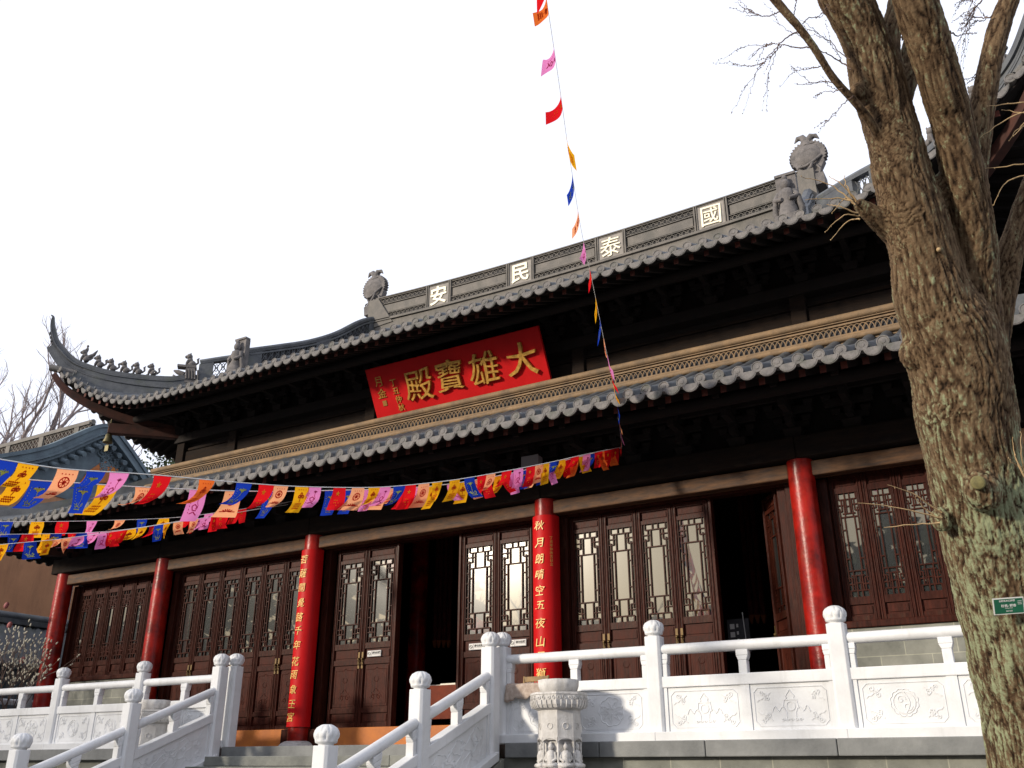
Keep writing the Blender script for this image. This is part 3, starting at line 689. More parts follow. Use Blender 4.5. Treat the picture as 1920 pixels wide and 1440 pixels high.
lower = build_roof(LO, 'FLR', dict(F=3.0, L=3.0, R=3.0), None, dict(F=2.25, L=2.25, R=2.25), 'lower_roof', 5)
upper = build_roof(UP, 'FLRB', dict(F=6.52, B=6.52, L=3.77, R=3.77), None, dict(F=2.15, B=2.15, L=2.15, R=2.15), 'upper_roof', 9)
mb = MB()
for s in (-1, 1):                                            # gable triangles under the ridge ends
    mb.prism([(CY - 2.9, 9.0), (CY + 2.9, 9.0), (CY + .2, 11.3), (CY - .2, 11.3)], lambda a, b, s=s: Vector((s * 6.40, a, b)), lambda a, b, s=s: Vector((s * 6.46, a, b)))
sub(mb, 'gable', M['cornerbeam'], upper)
# purlins
mb = MB()
mb.tube([(-10.4, -.82, 4.36), (10.4, -.82, 4.36)], .09, 10); mb.tube([(-9.2, .55, 7.35), (9.2, .55, 7.35)], .09, 10)
for s in (-1, 1): mb.tube([(s * 9.35, .6, 7.35), (s * 9.35, 11.5, 7.35)], .09, 10); mb.tube([(s * 10.8, -.7, 4.36), (s * 10.8, 12.8, 4.36)], .09, 10)
mb.build('purlin', M['eave'], hall)
# ------------------------------------------------------------------ ridges
def sweep(mb, pts, sect, mi=0, up=None):
    """sweep a closed section (sideways, along-normal) along pts lying in a vertical plane"""
    pts = [Vector(p) for p in pts]; k = len(pts); n = len(sect(0)); vs = []
    for i in range(k):
        T = (pts[min(i + 1, k - 1)] - pts[max(i - 1, 0)]).normalized(); S = Vector((T.x, T.y, 0))
        S = S.normalized() if S.length > 1e-3 else sweep.last; sweep.last = S
        side = Vector((-S.y, S.x, 0)); N = side.cross(T).normalized() * -1
        if N.z < 0: N = -N
        if up: N = Vector((0, 0, 1))
        vs += [pts[i] + side * u + N * v for u, v in sect(i / (k - 1))]
    fs = [(i * n + j, i * n + (j + 1) % n, (i + 1) * n + (j + 1) % n, (i + 1) * n + j) for i in range(k - 1) for j in range(n)]
    mb.add(vs, fs, mi); mb.add(vs[:n], [tuple(range(n))], mi); mb.add(vs[-n:], [tuple(reversed(range(n)))], mi)
def arcs(mb, P, L, h, pitch, r=.012, mi=0, kind='arc'):
    """open tile tracery in a strip: P(t, v) maps along / up to 3-D"""
    n = max(1, int(round(L / pitch))); p = L / n
    for k in range(n):
        t = k * p
        if kind == 'arc':
            mb.tube([P(t + p * (.5 - .5 * cos(pi * j / 6)) , h * .95 * sin(pi * j / 6)) for j in range(7)], r, 4, mi, False, False)
            mb.tube([P(t + p * (.5 * (1 - cos(pi * j / 6)) + .5) if k < n - 1 else t + p * .5 * (1 - cos(pi * j / 6)), h * .95 * (1 - sin(pi * j / 6)) if k == n - 1 else h * .95 * sin(pi * j / 6)) for j in range(7)], r, 4, mi, False, False)
        else:
            mb.tube([P(t, 0), P(t + p * .3, h * .35), P(t + p * .7, h * .65), P(t + p, h)], r, 4, mi, False, False)
            mb.tube([P(t, h), P(t + p * .3, h * .65), P(t + p * .7, h * .35), P(t + p, 0)], r, 4, mi, False, False)
            mb.tube([P(t + p * .5 + .22 * p * cos(a), h * .5 + .4 * h * sin(a)) for a in [2 * pi * j / 8 for j in range(9)]], r * .8, 4, mi, False, False)
RZ = lambda x: 11.42 + .16 * (abs(x) / 6.4) ** 2.2          # bottom of the visible ridge face, lifting a little to the ends
XE = 6.3
ridge = MB(); rec = MB(); lat = MB()
NX = 24; xs = [-XE + 2 * XE * k / NX for k in range(NX + 1)]
def band(mb, y0, y1, z0, z1, xa=-XE, xb=XE, mi=0):
    n = max(1, int((xb - xa) / .5))
    for k in range(n):
        a = xa + (xb - xa) * k / n; b = xa + (xb - xa) * (k + 1) / n
        c = [Vector((x, y, RZ(x) + z)) for x in (a, b) for y in (y0, y1) for z in (z0, z1)]
        mb.add(c, [(0, 1, 3, 2), (4, 6, 7, 5), (0, 4, 5, 1), (2, 3, 7, 6), (0, 2, 6, 4), (1, 5, 7, 3)], mi)
band(ridge, CY - .20, CY + .20, -.5, .0); band(ridge, CY - .26, CY + .26, .0, .035); band(ridge, CY - .23, CY + .23, .055, .085)
band(ridge, CY - .18, CY + .18, .76, .79); band(ridge, CY - .21, CY + .21, .79, .82)
ridge.tube([Vector((x, CY, RZ(x) + .835)) for x in xs], .085, 10)
band(rec, CY - .10, CY + .10, .04, .77)
PX = [-4.03, -1.343, 1.343, 4.03]; pw = .41
spans = [(-XE, PX[0] - pw)] + [(PX[i] + pw, PX[i + 1] - pw) for i in range(3)] + [(PX[3] + pw, XE)]
for (a, b) in spans:
    band(ridge, CY - .185, CY - .10, .245, .265, a, b); band(ridge, CY - .185, CY - .10, .565, .585, a, b)
    band(ridge, CY - .165, CY - .10, .29, .54, a + .06, b - .06)
    for z in (.095, .60): arcs(lat, lambda t, v, z=z, a=a: Vector((a + t, CY - .16, RZ(a + t) + z + v)), b - a, .14, .16, .0095, 0, 'x')
for x in PX:
    for s in (-1, 1): band(ridge, CY - .215, CY - .1, .085, .79, x + s * pw - .018, x + s * pw + .018); band(ridge, CY - .205, CY - .1, .085, .79, x + s * (pw - .055) - .012, x + s * (pw - .055) + .012)
rg = ridge.build('main_ridge', [M['ridge']], hall)
sub(rec, 'ridge_recess', M['ridgedark'], rg); sub(lat, 'tracery', M['ridge'], rg)
for x, ch in zip(PX, '安民泰國'):
    mb = MB(); band(mb, CY - .175, CY - .1, .09, .75, x - pw + .06, x + pw - .06); sub(mb, 'character_panel', M['plate'], rg)
    mb = MB(); text_to(mb, ch, .60, (x, CY - .19, RZ(x) + .42), (1, 0, 0), (0, 0, 1), .03, bold=.014 if ch in '安民' else .002, wob=.03, seed=int(x)); sub(mb, 'character', M['gold_white'], rg)

# ridge running down the front slope from each end of the main ridge
def zsurf_f(y, x=6.5): return UP.z(abs(x) - UP.As, (y + .45))
CH = [(6.25, 11.95), (5.42, 11.52), (4.43, 10.71), (3.46, 10.07), (2.48, 9.55), (1.50, 9.05)]
for s in (-1, 1):
    top = smooth_path([(s * (6.36 + .07 * (6.2 - y)), y, z) for y, z in CH], 4); mb = MB(); m2 = MB(); m3 = MB()
    sweep(mb, top, lambda t: [(-.07, -.10), (.07, -.10), (.085, -.03), (.05, .02), (-.05, .02), (-.085, -.03)]); sweep(mb, top, lambda t: [(-.095, -.17), (.095, -.17), (.095, -.125), (-.095, -.125)])
    k = len(top)
    bot = [Vector((p.x, p.y, min(zsurf_f(p.y, p.x) + .02, p.z - .42))) for p in top]
    def wall(mbx, hw, f0, f1, i0, i1):
        P0 = [lerp(bot[i], top[i] + Vector((0, 0, -.12)), f0) for i in range(i0, i1 + 1)]; P1 = [lerp(bot[i], top[i] + Vector((0, 0, -.12)), f1) for i in range(i0, i1 + 1)]
        for q in (-hw, hw): mbx.grid([[p + Vector((q, 0, 0)) for p in P0], [p + Vector((q, 0, 0)) for p in P1]], 0, False)
        for i, (a, b) in ((0, (P0[0], P1[0])), (1, (P0[-1], P1[-1]))): mbx.add([a + Vector((-hw, 0, 0)), a + Vector((hw, 0, 0)), b + Vector((hw, 0, 0)), b + Vector((-hw, 0, 0))], [(0, 1, 2, 3)])
    wall(m2, .03, 0, 1, 0, k - 1); wall(mb, .09, 0, .18, 0, k - 1)
    for (a, b) in ((0, 3), (9, 11), (18, k - 1)): wall(mb, .085, .18, 1, a, b)
    for (a, b) in ((3, 9), (11, 18)):
        L = sum((top[i + 1] - top[i]).length for i in range(a, b)); 
        for q in (-.07, .07):
            def P(t, v, a=a, b=b, L=L, q=q):
                x = min(t / L, .9999) * (b - a); i = a + int(x); fr = x - int(x); lo = lerp(bot[i], bot[i + 1], fr); hi = lerp(top[i], top[i + 1], fr) + Vector((0, 0, -.15))
                return lerp(lo, hi, .2 + .8 * v) + Vector((q, 0, 0))
            arcs(m3, P, L, .5, .2, .010, 0, 'x'); arcs(m3, lambda t, v: P(t, v + .5), L, .5, .2, .010, 0, 'x')
    o = mb.build('slope_ridge', [M['tile']], hall); sub(m2, 'ridge_recess', M['ridgedark'], o); sub(m3, 'tracery', M['tile'], o)
    # hip ridge to the upturned corner, with the tall whip-like tip
    K = lambda sp, z: Vector((s * (10.73 - sp), -.81 + sp, z))
    mb = MB(); cpts = [(3.7, 9.62), (2.93, 9.36), (2.35, 9.12)]
    tp = smooth_path([K(*q) for q in cpts], 4); sf = lambda p: UP.z(abs(p.x) - UP.As, p.y + .45)
    sweep(mb, tp, lambda t: [(-.08, -.10), (.08, -.10), (.09, -.03), (.05, .03), (-.05, .03), (-.09, -.03)])
    bt = [Vector((p.x, p.y, sf(p) - .05)) for p in tp]; nrm = Vector((1, s, 0)).normalized() * .075
    def hwall(i0, i1, f0, f1):
        for q in (-1, 1): mb.grid([[lerp(bt[i], tp[i], f0) + nrm * q for i in range(i0, i1 + 1)], [lerp(bt[i], tp[i], f1) - Vector((0, 0, .10 if f1 == 1 else 0)) + nrm * q for i in range(i0, i1 + 1)]], 0, False)
        for i in (i0, i1): a, b = lerp(bt[i], tp[i], f0), lerp(bt[i], tp[i], f1) - Vector((0, 0, .1 if f1 == 1 else 0)); mb.add([a - nrm, a + nrm, b + nrm, b - nrm], [(0, 1, 2, 3)])
    hwall(0, 8, 0, .25); hwall(0, 4, .25, 1); hwall(6, 8, .25, 1)
    i = 4
    L = (tp[6] - tp[4]).length
    arcs(mb, lambda t, v: lerp(lerp(bt[4], bt[6], t / L), lerp(tp[4], tp[6], t / L), .25 + .6 * v), L, .5, .16, .012, 0, 'x'); arcs(mb, lambda t, v: lerp(lerp(bt[4], bt[6], t / L), lerp(tp[4], tp[6], t / L), .25 + .6 * (v + .5)), L, .5, .16, .012, 0, 'x')
    low = [(2.35, 8.72), (2.1, 8.68), (1.89, 8.61), (1.42, 8.585), (.89, 8.62), (.51, 8.73), (.28, 8.86), (.08, 9.11), (-.06, 9.35), (-.16, 9.70), (-.19, 9.86), (-.205, 9.95), (-.255, 9.985)]
    lp = smooth_path([K(*q) for q in low], 4); n = len(lp)
    def sec(scale_w, h0, h1):
        def S(t):
            k = min(1, max(.12, (1 - t) / .38)); w = scale_w * (.35 + .65 * k); return [(-w, -h0 * k), (w, -h0 * k), (w, -h1 * k), (w * .6, -h1 * k + .02 * k), (-w * .6, -h1 * k + .02 * k), (-w, -h1 * k)]
        return S
    sweep(mb, lp, sec(.085, .10, .012)); sweep(mb, lp, sec(.11, .145, .115))
    m_ = int(n * .86); g_ = lambda t: 1 - max(0, t - .45) / .55 * .93
    sweep(mb, lp[:m_], lambda t: [(-.09 * g_(t), -.14 - .16 * g_(t)), (.09 * g_(t), -.14 - .16 * g_(t)), (.09 * g_(t), -.12), (-.09 * g_(t), -.12)] if t < .5 else [(-.09 * g_(t), -.04 - .26 * g_(t)), (.09 * g_(t), -.04 - .26 * g_(t)), (.07 * g_(t), -.02), (-.07 * g_(t), -.02)])
    m2_ = int(n * .66); h_ = lambda t: 1 - t * t * .75
    sweep(mb, lp[:m2_], lambda t: [(-.13 * h_(t), -.36 * h_(t)), (.13 * h_(t), -.36 * h_(t)), (.13 * h_(t), -.29 * h_(t)), (-.13 * h_(t), -.29 * h_(t))])
    sweep(mb, lp[:m2_], lambda t: [(-.11 * h_(t), -.30 - .42 * h_(t) * (1 - t * .6)), (.11 * h_(t), -.30 - .42 * h_(t) * (1 - t * .6)), (.10 * h_(t), -.27 * h_(t)), (-.10 * h_(t), -.27 * h_(t))])
    for z in (9.14, 9.24, 9.34, 9.44, 9.54): mb.ell(K(-.06 - .12 * (z - 9.1) / .5, z - .06) + Vector((s * .05, -.05, 0)), (.03, .03, .05), 0, 8, 6)   # scalloped back edge of the tip
    mb.build('hip_ridge', [M['tile']], hall)
    # corner beam carrying the tip
    mb = MB(); cb = smooth_path([K(*q) for q in ((2.6, 7.05), (1.5, 7.28), (.9, 7.52), (.45, 7.80), (.15, 8.10), (-.01, 8.38))], 4)
    sweep(mb, cb, lambda t: [(-.08, -.07), (.08, -.07), (.08, .15 - .08 * t), (-.08, .15 - .08 * t)])
    mb.build('corner_beam', [M['cornerbeam']], hall, bevel=.01)
    mb = MB(); a, b = K(3.2, 7.02), K(1.02, 7.18); dq = (b - a).normalized(); B3 = Matrix((Vector((1, s, 0)).normalized(), Vector((s, -1, 0)).normalized(), Vector((0, 0, 1)))).transposed()
    mb.box((a + b) / 2, (.20, (b - a).length, .26), 0, B3); mb.build('corner_beam', [M['cornerbeam']], hall, bevel=.02)
    mb = MB(); mb.tube([K(.35, 8.47), K(-.10, 8.57)], .085, 14); mb.build('corner_cap', [M['tilecap']], hall)

# low ridge at the foot of the upper wall, on the lower roof
mb = MB(); m2 = MB(); m3 = MB()
def ringband(mbx, dep, z0, z1):
    y = 1.55 - dep; X = 8.3 + dep
    mbx.b2(-X, X, y, 1.56, z0, z1)
    for s in (-1, 1): a, b = sorted((s * 8.29, s * X)); mbx.b2(a, b, 1.56, 10.6, z0, z1)
ringband(m2, .47, 5.62, 6.10)
for d_, a, b in ((.60, 5.62, 5.70), (.55, 5.72, 5.755), (.53, 5.79, 5.82), (.53, 5.975, 6.005), (.56, 6.02, 6.05)): ringband(mb, d_, a, b)
mb.tube([(-8.86, 1.0, 6.095), (8.86, 1.0, 6.095)], .062, 10); mb.tube([(-8.95, .93, 5.70), (8.95, .93, 5.70)], .05, 10)
for s in (-1, 1): mb.tube([(s * 8.86, 1.0, 6.095), (s * 8.86, 10.6, 6.095)], .062, 10); mb.tube([(s * 8.95, .93, 5.70), (s * 8.95, 10.6, 5.70)], .05, 10)
arcs(m3, lambda t, v: Vector((-8.8 + t, 1.045, 5.825 + v)), 17.6, .145, .175, .010)
for s in (-1, 1): arcs(m3, lambda t, v, s=s: Vector((s * 8.80, 1.05 + t, 5.825 + v)), 9.0, .145, .175, .010)
o = mb.build('wall_foot_ridge', [M['ridgesunlit']], hall); sub(m2, 'ridge_recess', M['ridgedark'], o); sub(m3, 'tracery', M['ridgesunlit'], o)

# lower corners: short hip ridges
for s in (-1, 1):
    mb = MB(); tp = smooth_path([(s * (12.14 - q), -2.22 + q, z) for q, z in ((3.25, 5.95), (2.2, 5.35), (1.2, 5.02), (.5, 5.0), (.1, 5.15), (-.08, 5.45), (-.14, 5.75))], 3)
    sweep(mb, tp, lambda t: [(-.09, -.5 * (1 - .6 * t)), (.09, -.5 * (1 - .6 * t)), (.07, 0), (-.07, 0)]); mb.build('hip_ridge', [M['tile']], hall)
    mb = MB(); cb = [(s * (12.14 - q), -2.22 + q, z) for q, z in ((3, 4.0), (1.2, 4.1), (.5, 4.25), (.05, 4.5))]; sweep(mb, cb, lambda t: [(-.1, -.12), (.1, -.12), (.1, .12), (-.1, .12)]); mb.build('corner_beam', [M['cornerbeam']], hall)

# ------------------------------------------------------------------ ornaments on the ridges
def dragon():
    mb = MB()                                               # upright fish-dragon, flattened, with a toothed fin all round
    pts = []
    for k in range(44):
        a = radians(215) - radians(250) * k / 43; r = .41 + (.03 if k % 2 else -.02); pts.append((r * cos(a), .60 + r * .98 * sin(a)))
    pts += [(.26, .18), (.30, -.05), (-.26, -.05), (-.24, .22)]
    mb.prism(pts, lambda a, b: Vector((a, -.09, b)), lambda a, b: Vector((a, .09, b)))
    mb.ell((0, 0, .62), (.36, .17, .36), 0, 20, 12)
    for s in (-1, 1):                                       # scale rows and folds
        for q in range(6): mb.tube([Vector((-.30 + .6 * j / 10, s * (.06 + .11 * sin(pi * j / 10) * (1 - abs(q - 2.5) / 5)), .40 + .085 * q + .05 * sin(pi * j / 10) + .16 * (j / 10 - .5))) for j in range(11)], .014, 4, 0, False)
        mb.tube([(-.24, s * .12, .30), (-.05, s * .18, .26), (.15, s * .17, .36), (.3, s * .1, .5)], .035, 8)
        mb.tube([(-.1, s * .14, .1), (.05, s * .18, .2), (.1, s * .16, .34)], .04, 8)
        for q in (-.2, 0, .2): mb.tube([(q, s * .12, -.05), (q + .05, s * .15, .1), (q - .02, s * .12, .24)], .03, 6)
        mb.tube([Vector((-.28 + .07 * cos(t) * (1 - t / 9), s * .10, .06 + .07 * sin(t) * (1 - t / 9))) for t in [k * .6 for k in range(12)]], .022, 6)
    mb.tube([(0, 0, .90), (-.01, 0, 1.05), (-.08, 0, 1.19), (-.19, 0, 1.20), (-.27, 0, 1.10)], [.13, .10, .085, .06, .012], 8)      # forked tail
    mb.tube([(0, 0, .92), (.04, 0, 1.04), (.13, 0, 1.16), (.23, 0, 1.14), (.30, 0, 1.03)], [.11, .10, .085, .055, .012], 8)
    mb.box((0, 0, -.18), (.62, .40, .30)); return mb
d0 = dragon().build('ridge_dragon', M['statue'], None); put(d0, hall); d0.location = (-6.45, CY, 12.28); d0.rotation_euler = (0, radians(-6), 0); d0.scale = (1, 1, 1)
d1 = copy_part(d0, hall, (6.45, CY, 12.22), (0, 0, 0))
mb = MB()                                                    # sloping end block of the ridge beside each dragon
for s in (-1, 1): mb.prism([(s * 5.62, 11.45), (s * 6.55, 11.4), (s * 6.55, 12.35), (s * 6.2, 12.35)], lambda a, b: Vector((a, CY - .23, b)), lambda a, b: Vector((a, CY + .23, b)))
mb.build('ridge_end_block', M['ridge'], hall)
def beast(mb, c, fx, fy, s=1.0, rider=False):
    """small seated lion facing along (fx, fy)"""
    c = Vector(c); F = Vector((fx, fy, 0)).normalized(); S = Vector((-F.y, F.x, 0)); U = Vector((0, 0, 1)); B = Matrix((F, S, U)).transposed()
    q = lambda a, b, z: c + (F * a + S * b + U * z) * s
    mb.ell(q(-.04, 0, .07), (.075 * s, .055 * s, .065 * s), 0, 10, 7, B); mb.ell(q(0, 0, .13), (.05 * s, .045 * s, .085 * s), 0, 10, 7, B)
    mb.ell(q(.02, 0, .21), (.058 * s, .056 * s, .06 * s), 0, 10, 7, B); mb.ell(q(.07, 0, .20), (.036 * s, .036 * s, .032 * s), 0, 8, 6, B)
    for e in (-1, 1):
        mb.tube([q(.03, e * .03, .13), q(.055, e * .035, .07), q(.06, e * .035, 0), q(.09, e * .035, 0)], [.022 * s, .018 * s, .016 * s, .014 * s], 6)
        mb.ell(q(-.03, e * .05, .04), (.05 * s, .025 * s, .045 * s), 0, 8, 6, B); mb.ell(q(.0, e * .035, .255), (.014 * s, .012 * s, .025 * s), 0, 6, 5, B)
    mb.tube([q(-.10, 0, .05), q(-.15, 0, .10), q(-.135, 0, .17), q(-.16, 0, .20)], [.022 * s, .02 * s, .022 * s, .008 * s], 6)
    if rider:
        mb.ell(q(-.02, 0, .27), (.03 * s, .03 * s, .06 * s), 0, 8, 6); mb.ell(q(-.02, 0, .35), (.025 * s, .025 * s, .03 * s), 0, 8, 6)
        mb.tube([q(-.06, 0, .1), q(-.16, 0, .17), q(-.22, 0, .28)], [.05 * s, .04 * s, .01 * s], 6)
for s in (-1, 1):
    for i, (sp, z) in enumerate(((.42, 8.78), (.66, 8.66), (.88, 8.60), (1.10, 8.575), (1.31, 8.57), (1.56, 8.575))):
        mb = MB(); beast(mb, (s * (10.73 - sp), -.81 + sp, z + .025), s, -1, 1.22, i == 0); mb.build('roof_beast', M['statue'], hall)
    mb = MB(); p = Vector((s * 8.55, 1.37, 8.52)); beast(mb, p + Vector((0, 0, .42)), s, -1, 1.35)     # lion sitting on a dragon head at the end of the hip wall
    F = Vector((s, -1, 0)).normalized(); B3 = Matrix((F, Vector((-F.y, F.x, 0)), Vector((0, 0, 1)))).transposed()
    mb.box(p + Vector((0, 0, .2)) - F * .05, (.22, .2, .5), 0, B3); mb.box(p + Vector((0, 0, .40)) + F * .05, (.46, .22, .06), 0, B3)
    for e in (-1, 1): mb.tube([p + F * .1 + Vector((0, 0, .12 + .07 * e)), p + F * .26 + Vector((0, 0, .15 + .1 * e)), p + F * .36 + Vector((0, 0, .22 + .06 * e))], [.08, .065, .02], 8)
    for k in range(5): mb.tube([p + F * (.02 - .07 * k) + Vector((-F.y * .12, F.x * .12, .05)), p + F * (.05 - .07 * k) + Vector((-F.y * .13, F.x * .13, .3))], .022, 6)
    mb.build('hip_dragon_head', M['statue'], hall)
    # guardian figure against a slab at the foot of the slope ridge
    mb = MB(); c = Vector((s * 6.74, 1.34, 8.33)); mb.box(c + Vector((0, .08, .45)), (.36, .14, .95))
    mb.box(c + Vector((0, .06, .95)), (.37, .16, .05))
    mb.ell(c + Vector((0, -.08, .70)), (.085, .085, .11), 0, 12, 9); mb.ell(c + Vector((0, -.08, .82)), (.055, .055, .06), 0, 8, 6)
    mb.lathe([(.19, 0), (.17, .15), (.12, .32), (.15, .45), (.13, .55), (.05, .62)], c + Vector((0, -.06, 0)), 14, mod=lambda a, z: 1 + .08 * cos(6 * a + z * 9))
    for e in (-1, 1): mb.tube([c + Vector((e * .13, -.06, .53)), c + Vector((e * .20, -.12, .38)), c + Vector((e * .06, -.2, .33))], [.055, .05, .035], 8); mb.tube([c + Vector((e * .2, -.1, .4)), c + Vector((e * .23, -.06, .15)), c + Vector((e * .2, -.08, -.02))], [.05, .06, .02], 6)
    mb.box(c + Vector((0, -.06, -.06)), (.44, .36, .12)); mb.build('guardian_figure', M['statue'], hall)
# ================================================================== boards and signs
pl = thing('name_plaque', 'big red board with raised gold characters leaning out under the upper eave', 'plaque', (0, 1.15, 6.1))
u3 = Vector((1, 0, 0)); v3 = Vector((0, -.55, 1.02)).normalized(); n3 = u3.cross(v3); O3 = Vector((0, 1.15, 6.08))
mb = MB(); B3 = Matrix((u3, v3, n3)).transposed(); mb.box(O3 + v3 * .59 - n3 * .04, (4.12, 1.18, .07), 0, B3); mb.build('board', M['boardred'], pl, bevel=.01)
mb = MB(); mb.box((-1.2, 1.2, 7.2), (.04, .7, .04)); mb.box((1.2, 1.2, 7.2), (.04, .7, .04)); mb.build('bracket', M['eave'], pl)
def onpl(px, py):
    d = ray(px, py); t = (O3 - CAM).dot(n3) / d.dot(n3); q = CAM + d * t - O3; return q.dot(u3), q.dot(v3)
for ch, px, py, sz in (('大', 979, 673, .70), ('雄', 908, 690, .68), ('寶', 845, 704, .68), ('殿', 787, 722, .70)):
    a, b = onpl(px, py); mb = MB()
    text_to(mb, ch, sz, O3 + u3 * a + v3 * b + n3 * .03, u3, v3, .055, bold=.006 if ch == '大' else 0, wob=.075, shear=.08, seed=ord(ch) % 17); mb.build('character', M['gilt'], pl, bevel=0)
for txt, px, py, sz, st in (('丁丑仲秋', 743, 741, .16, .175), ('月金', 712, 727, .22, .25)):
    a, b = onpl(px, py); mb = MB(); k = len(txt)
    for i, ch in enumerate(txt): text_to(mb, ch, sz, O3 + u3 * (a + .02 * i) + v3 * (b + st * ((k - 1) / 2 - i)) + n3 * .008, u3, v3, .012, bold=.002, wob=.12, seed=i + k)
    mb.build('inscription', M['gilt'], pl)
a, b = onpl(722, 756); mb = MB(); mb.box(O3 + u3 * a + v3 * b + n3 * .002, (.10, .11, .012), 0, B3); mb.build('seal', M['giltdark'], pl)

def couplet(x, text, pys, label, small=None):
    t = thing('couplet_board', label, 'couplet board', (x, -.2, .12), 'curved red couplet boards on the columns')
    mb = MB(); P = []
    for r in (.198, .222):
        P.append([[Vector((x + r * sin(a), -r * cos(a), z)) for a in [radians(-100 + 200 * k / 20) for k in range(21)]] for z in (.12, 3.24)])
    mb.grid(P[0]); mb.grid(P[1], flip=True)
    for zi in (0, 1): mb.grid([P[0][zi], P[1][zi]], 0, False)
    for k in (0, 20): mb.add([P[0][0][k], P[0][1][k], P[1][1][k], P[1][0][k]], [(0, 1, 2, 3)])
    mb.build('board', M['boardred'], t)
    for i, (ch, py) in enumerate(zip(text, pys)):
        z = on(585 if x < 0 else 1015, py, 1, -.2).z; mb = MB(); text_to(mb, ch, .165, (x - .01, -.226, z), (1, 0, 0), (0, 0, 1), .006, bold=.001, wob=.10, shear=.16, seed=i); mb.build('character', M['goldink'], t)
    if small:
        mb = MB(); az = radians(48)
        for i, ch in enumerate(small): text_to(mb, ch, .055, (x + .223 * sin(az), -.223 * cos(az), 2.86 - .06 * i), (cos(az), sin(az), 0), (0, 0, 1), .003)
        mb.build('inscription', M['gilt'], t)
couplet(-2.5, '菩薩開覺路千年花雨象王宮', [1047, 1073, 1100, 1128, 1155, 1180, 1207, 1238, 1263, 1291, 1318, 1343], 'curved red couplet board with twelve gold characters in full view, beside the far stair balustrade')
couplet(2.5, '秋月朗晴空五夜山風獅子吼', [985, 1018, 1048, 1077, 1107, 1135, 1168, 1203, 1232, 1263, 1294, 1326], 'curved red couplet board whose foot is hidden by the marble rail, behind the lotus pillar', '丁丑年仲秋吉日立')
for (px, py, lab) in ((701, 1225, 'small notice on the leaf beside the far couplet board, with nothing in front'), (893, 1212, 'small notice half hidden by the nearer lotus finial, on the leaf beside the open doorway'), (971, 1205, 'small notice on the door leaf against the near couplet board, just behind a finial')):
    c = on(px, py, 1, .235); c.y = .248; t = thing('door_sign', lab, 'sign', c, 'notices on the middle doors')
    mb = MB(); mb.box(c, (.30, .012, .105)); mb.build('plate', M['signgrey'], t)
    mb = MB(); mb.box(c + Vector((.045, -.008, .012)), (.19, .003, .055)); mb.box(c + Vector((.045, -.008, -.034)), (.19, .003, .016)); mb.box(c + Vector((-.105, -.008, 0)), (.07, .003, .085)); mb.build('label', M['signwhite'], t)
    mb = MB(); text_to(mb, '请勿拍照', .045, c + Vector((.045, -.011, .012)), (1, 0, 0), (0, 0, 1), .002, bold=.02); mb.tube([c + Vector((-.105 + .026 * cos(a), -.011, .026 * sin(a))) for a in [2 * pi * k / 14 for k in range(15)]], .0045, 4); mb.tube([c + Vector((-.123, -.011, .018)), c + Vector((-.087, -.011, -.018))], .004, 4); mb.build('lettering', M['ridgedark'], t)

# bell under the far corner
def ondiag(px, py, k=-9.92):
    d = ray(px, py); return CAM + d * ((k - (CAM.x - CAM.y)) / (d.x - d.y))
c = ondiag(203, 822); t = thing('wind_bell', 'small bronze wind bell hanging from the upturned roof corner', 'bell', c)
mb = MB(); mb.lathe([(0, .12), (.05, .115), (.075, .08), (.085, 0), (.115, -.09), (.118, -.11), (.1, -.11)], c, 16); mb.tube([c + Vector((0, 0, .11)), c + Vector((0, 0, .5))], .012, 6); mb.build('bell_body', M['bronze'], t)
mb = MB(); mb.tube([c, c + Vector((0, 0, -.2))], .008, 6); mb.box(c + Vector((0, 0, -.25)), (.13, .012, .15)); mb.build('clapper', M['bronze'], t)
# floodlight
c = on(998, 867, 1, -.45); t = thing('floodlight', 'grey box floodlight under the lower eave above the bunting', 'floodlight', c)
mb = MB(); mb.box(c, (.30, .16, .17)); mb.box(c + Vector((0, -.085, 0)), (.32, .012, .19)); mb.build('housing', M['signgrey'], t, bevel=.01); mb = MB(); mb.box(c + Vector((0, .05, .2)), (.05, .05, .3)); mb.build('bracket', M['eave'], t)

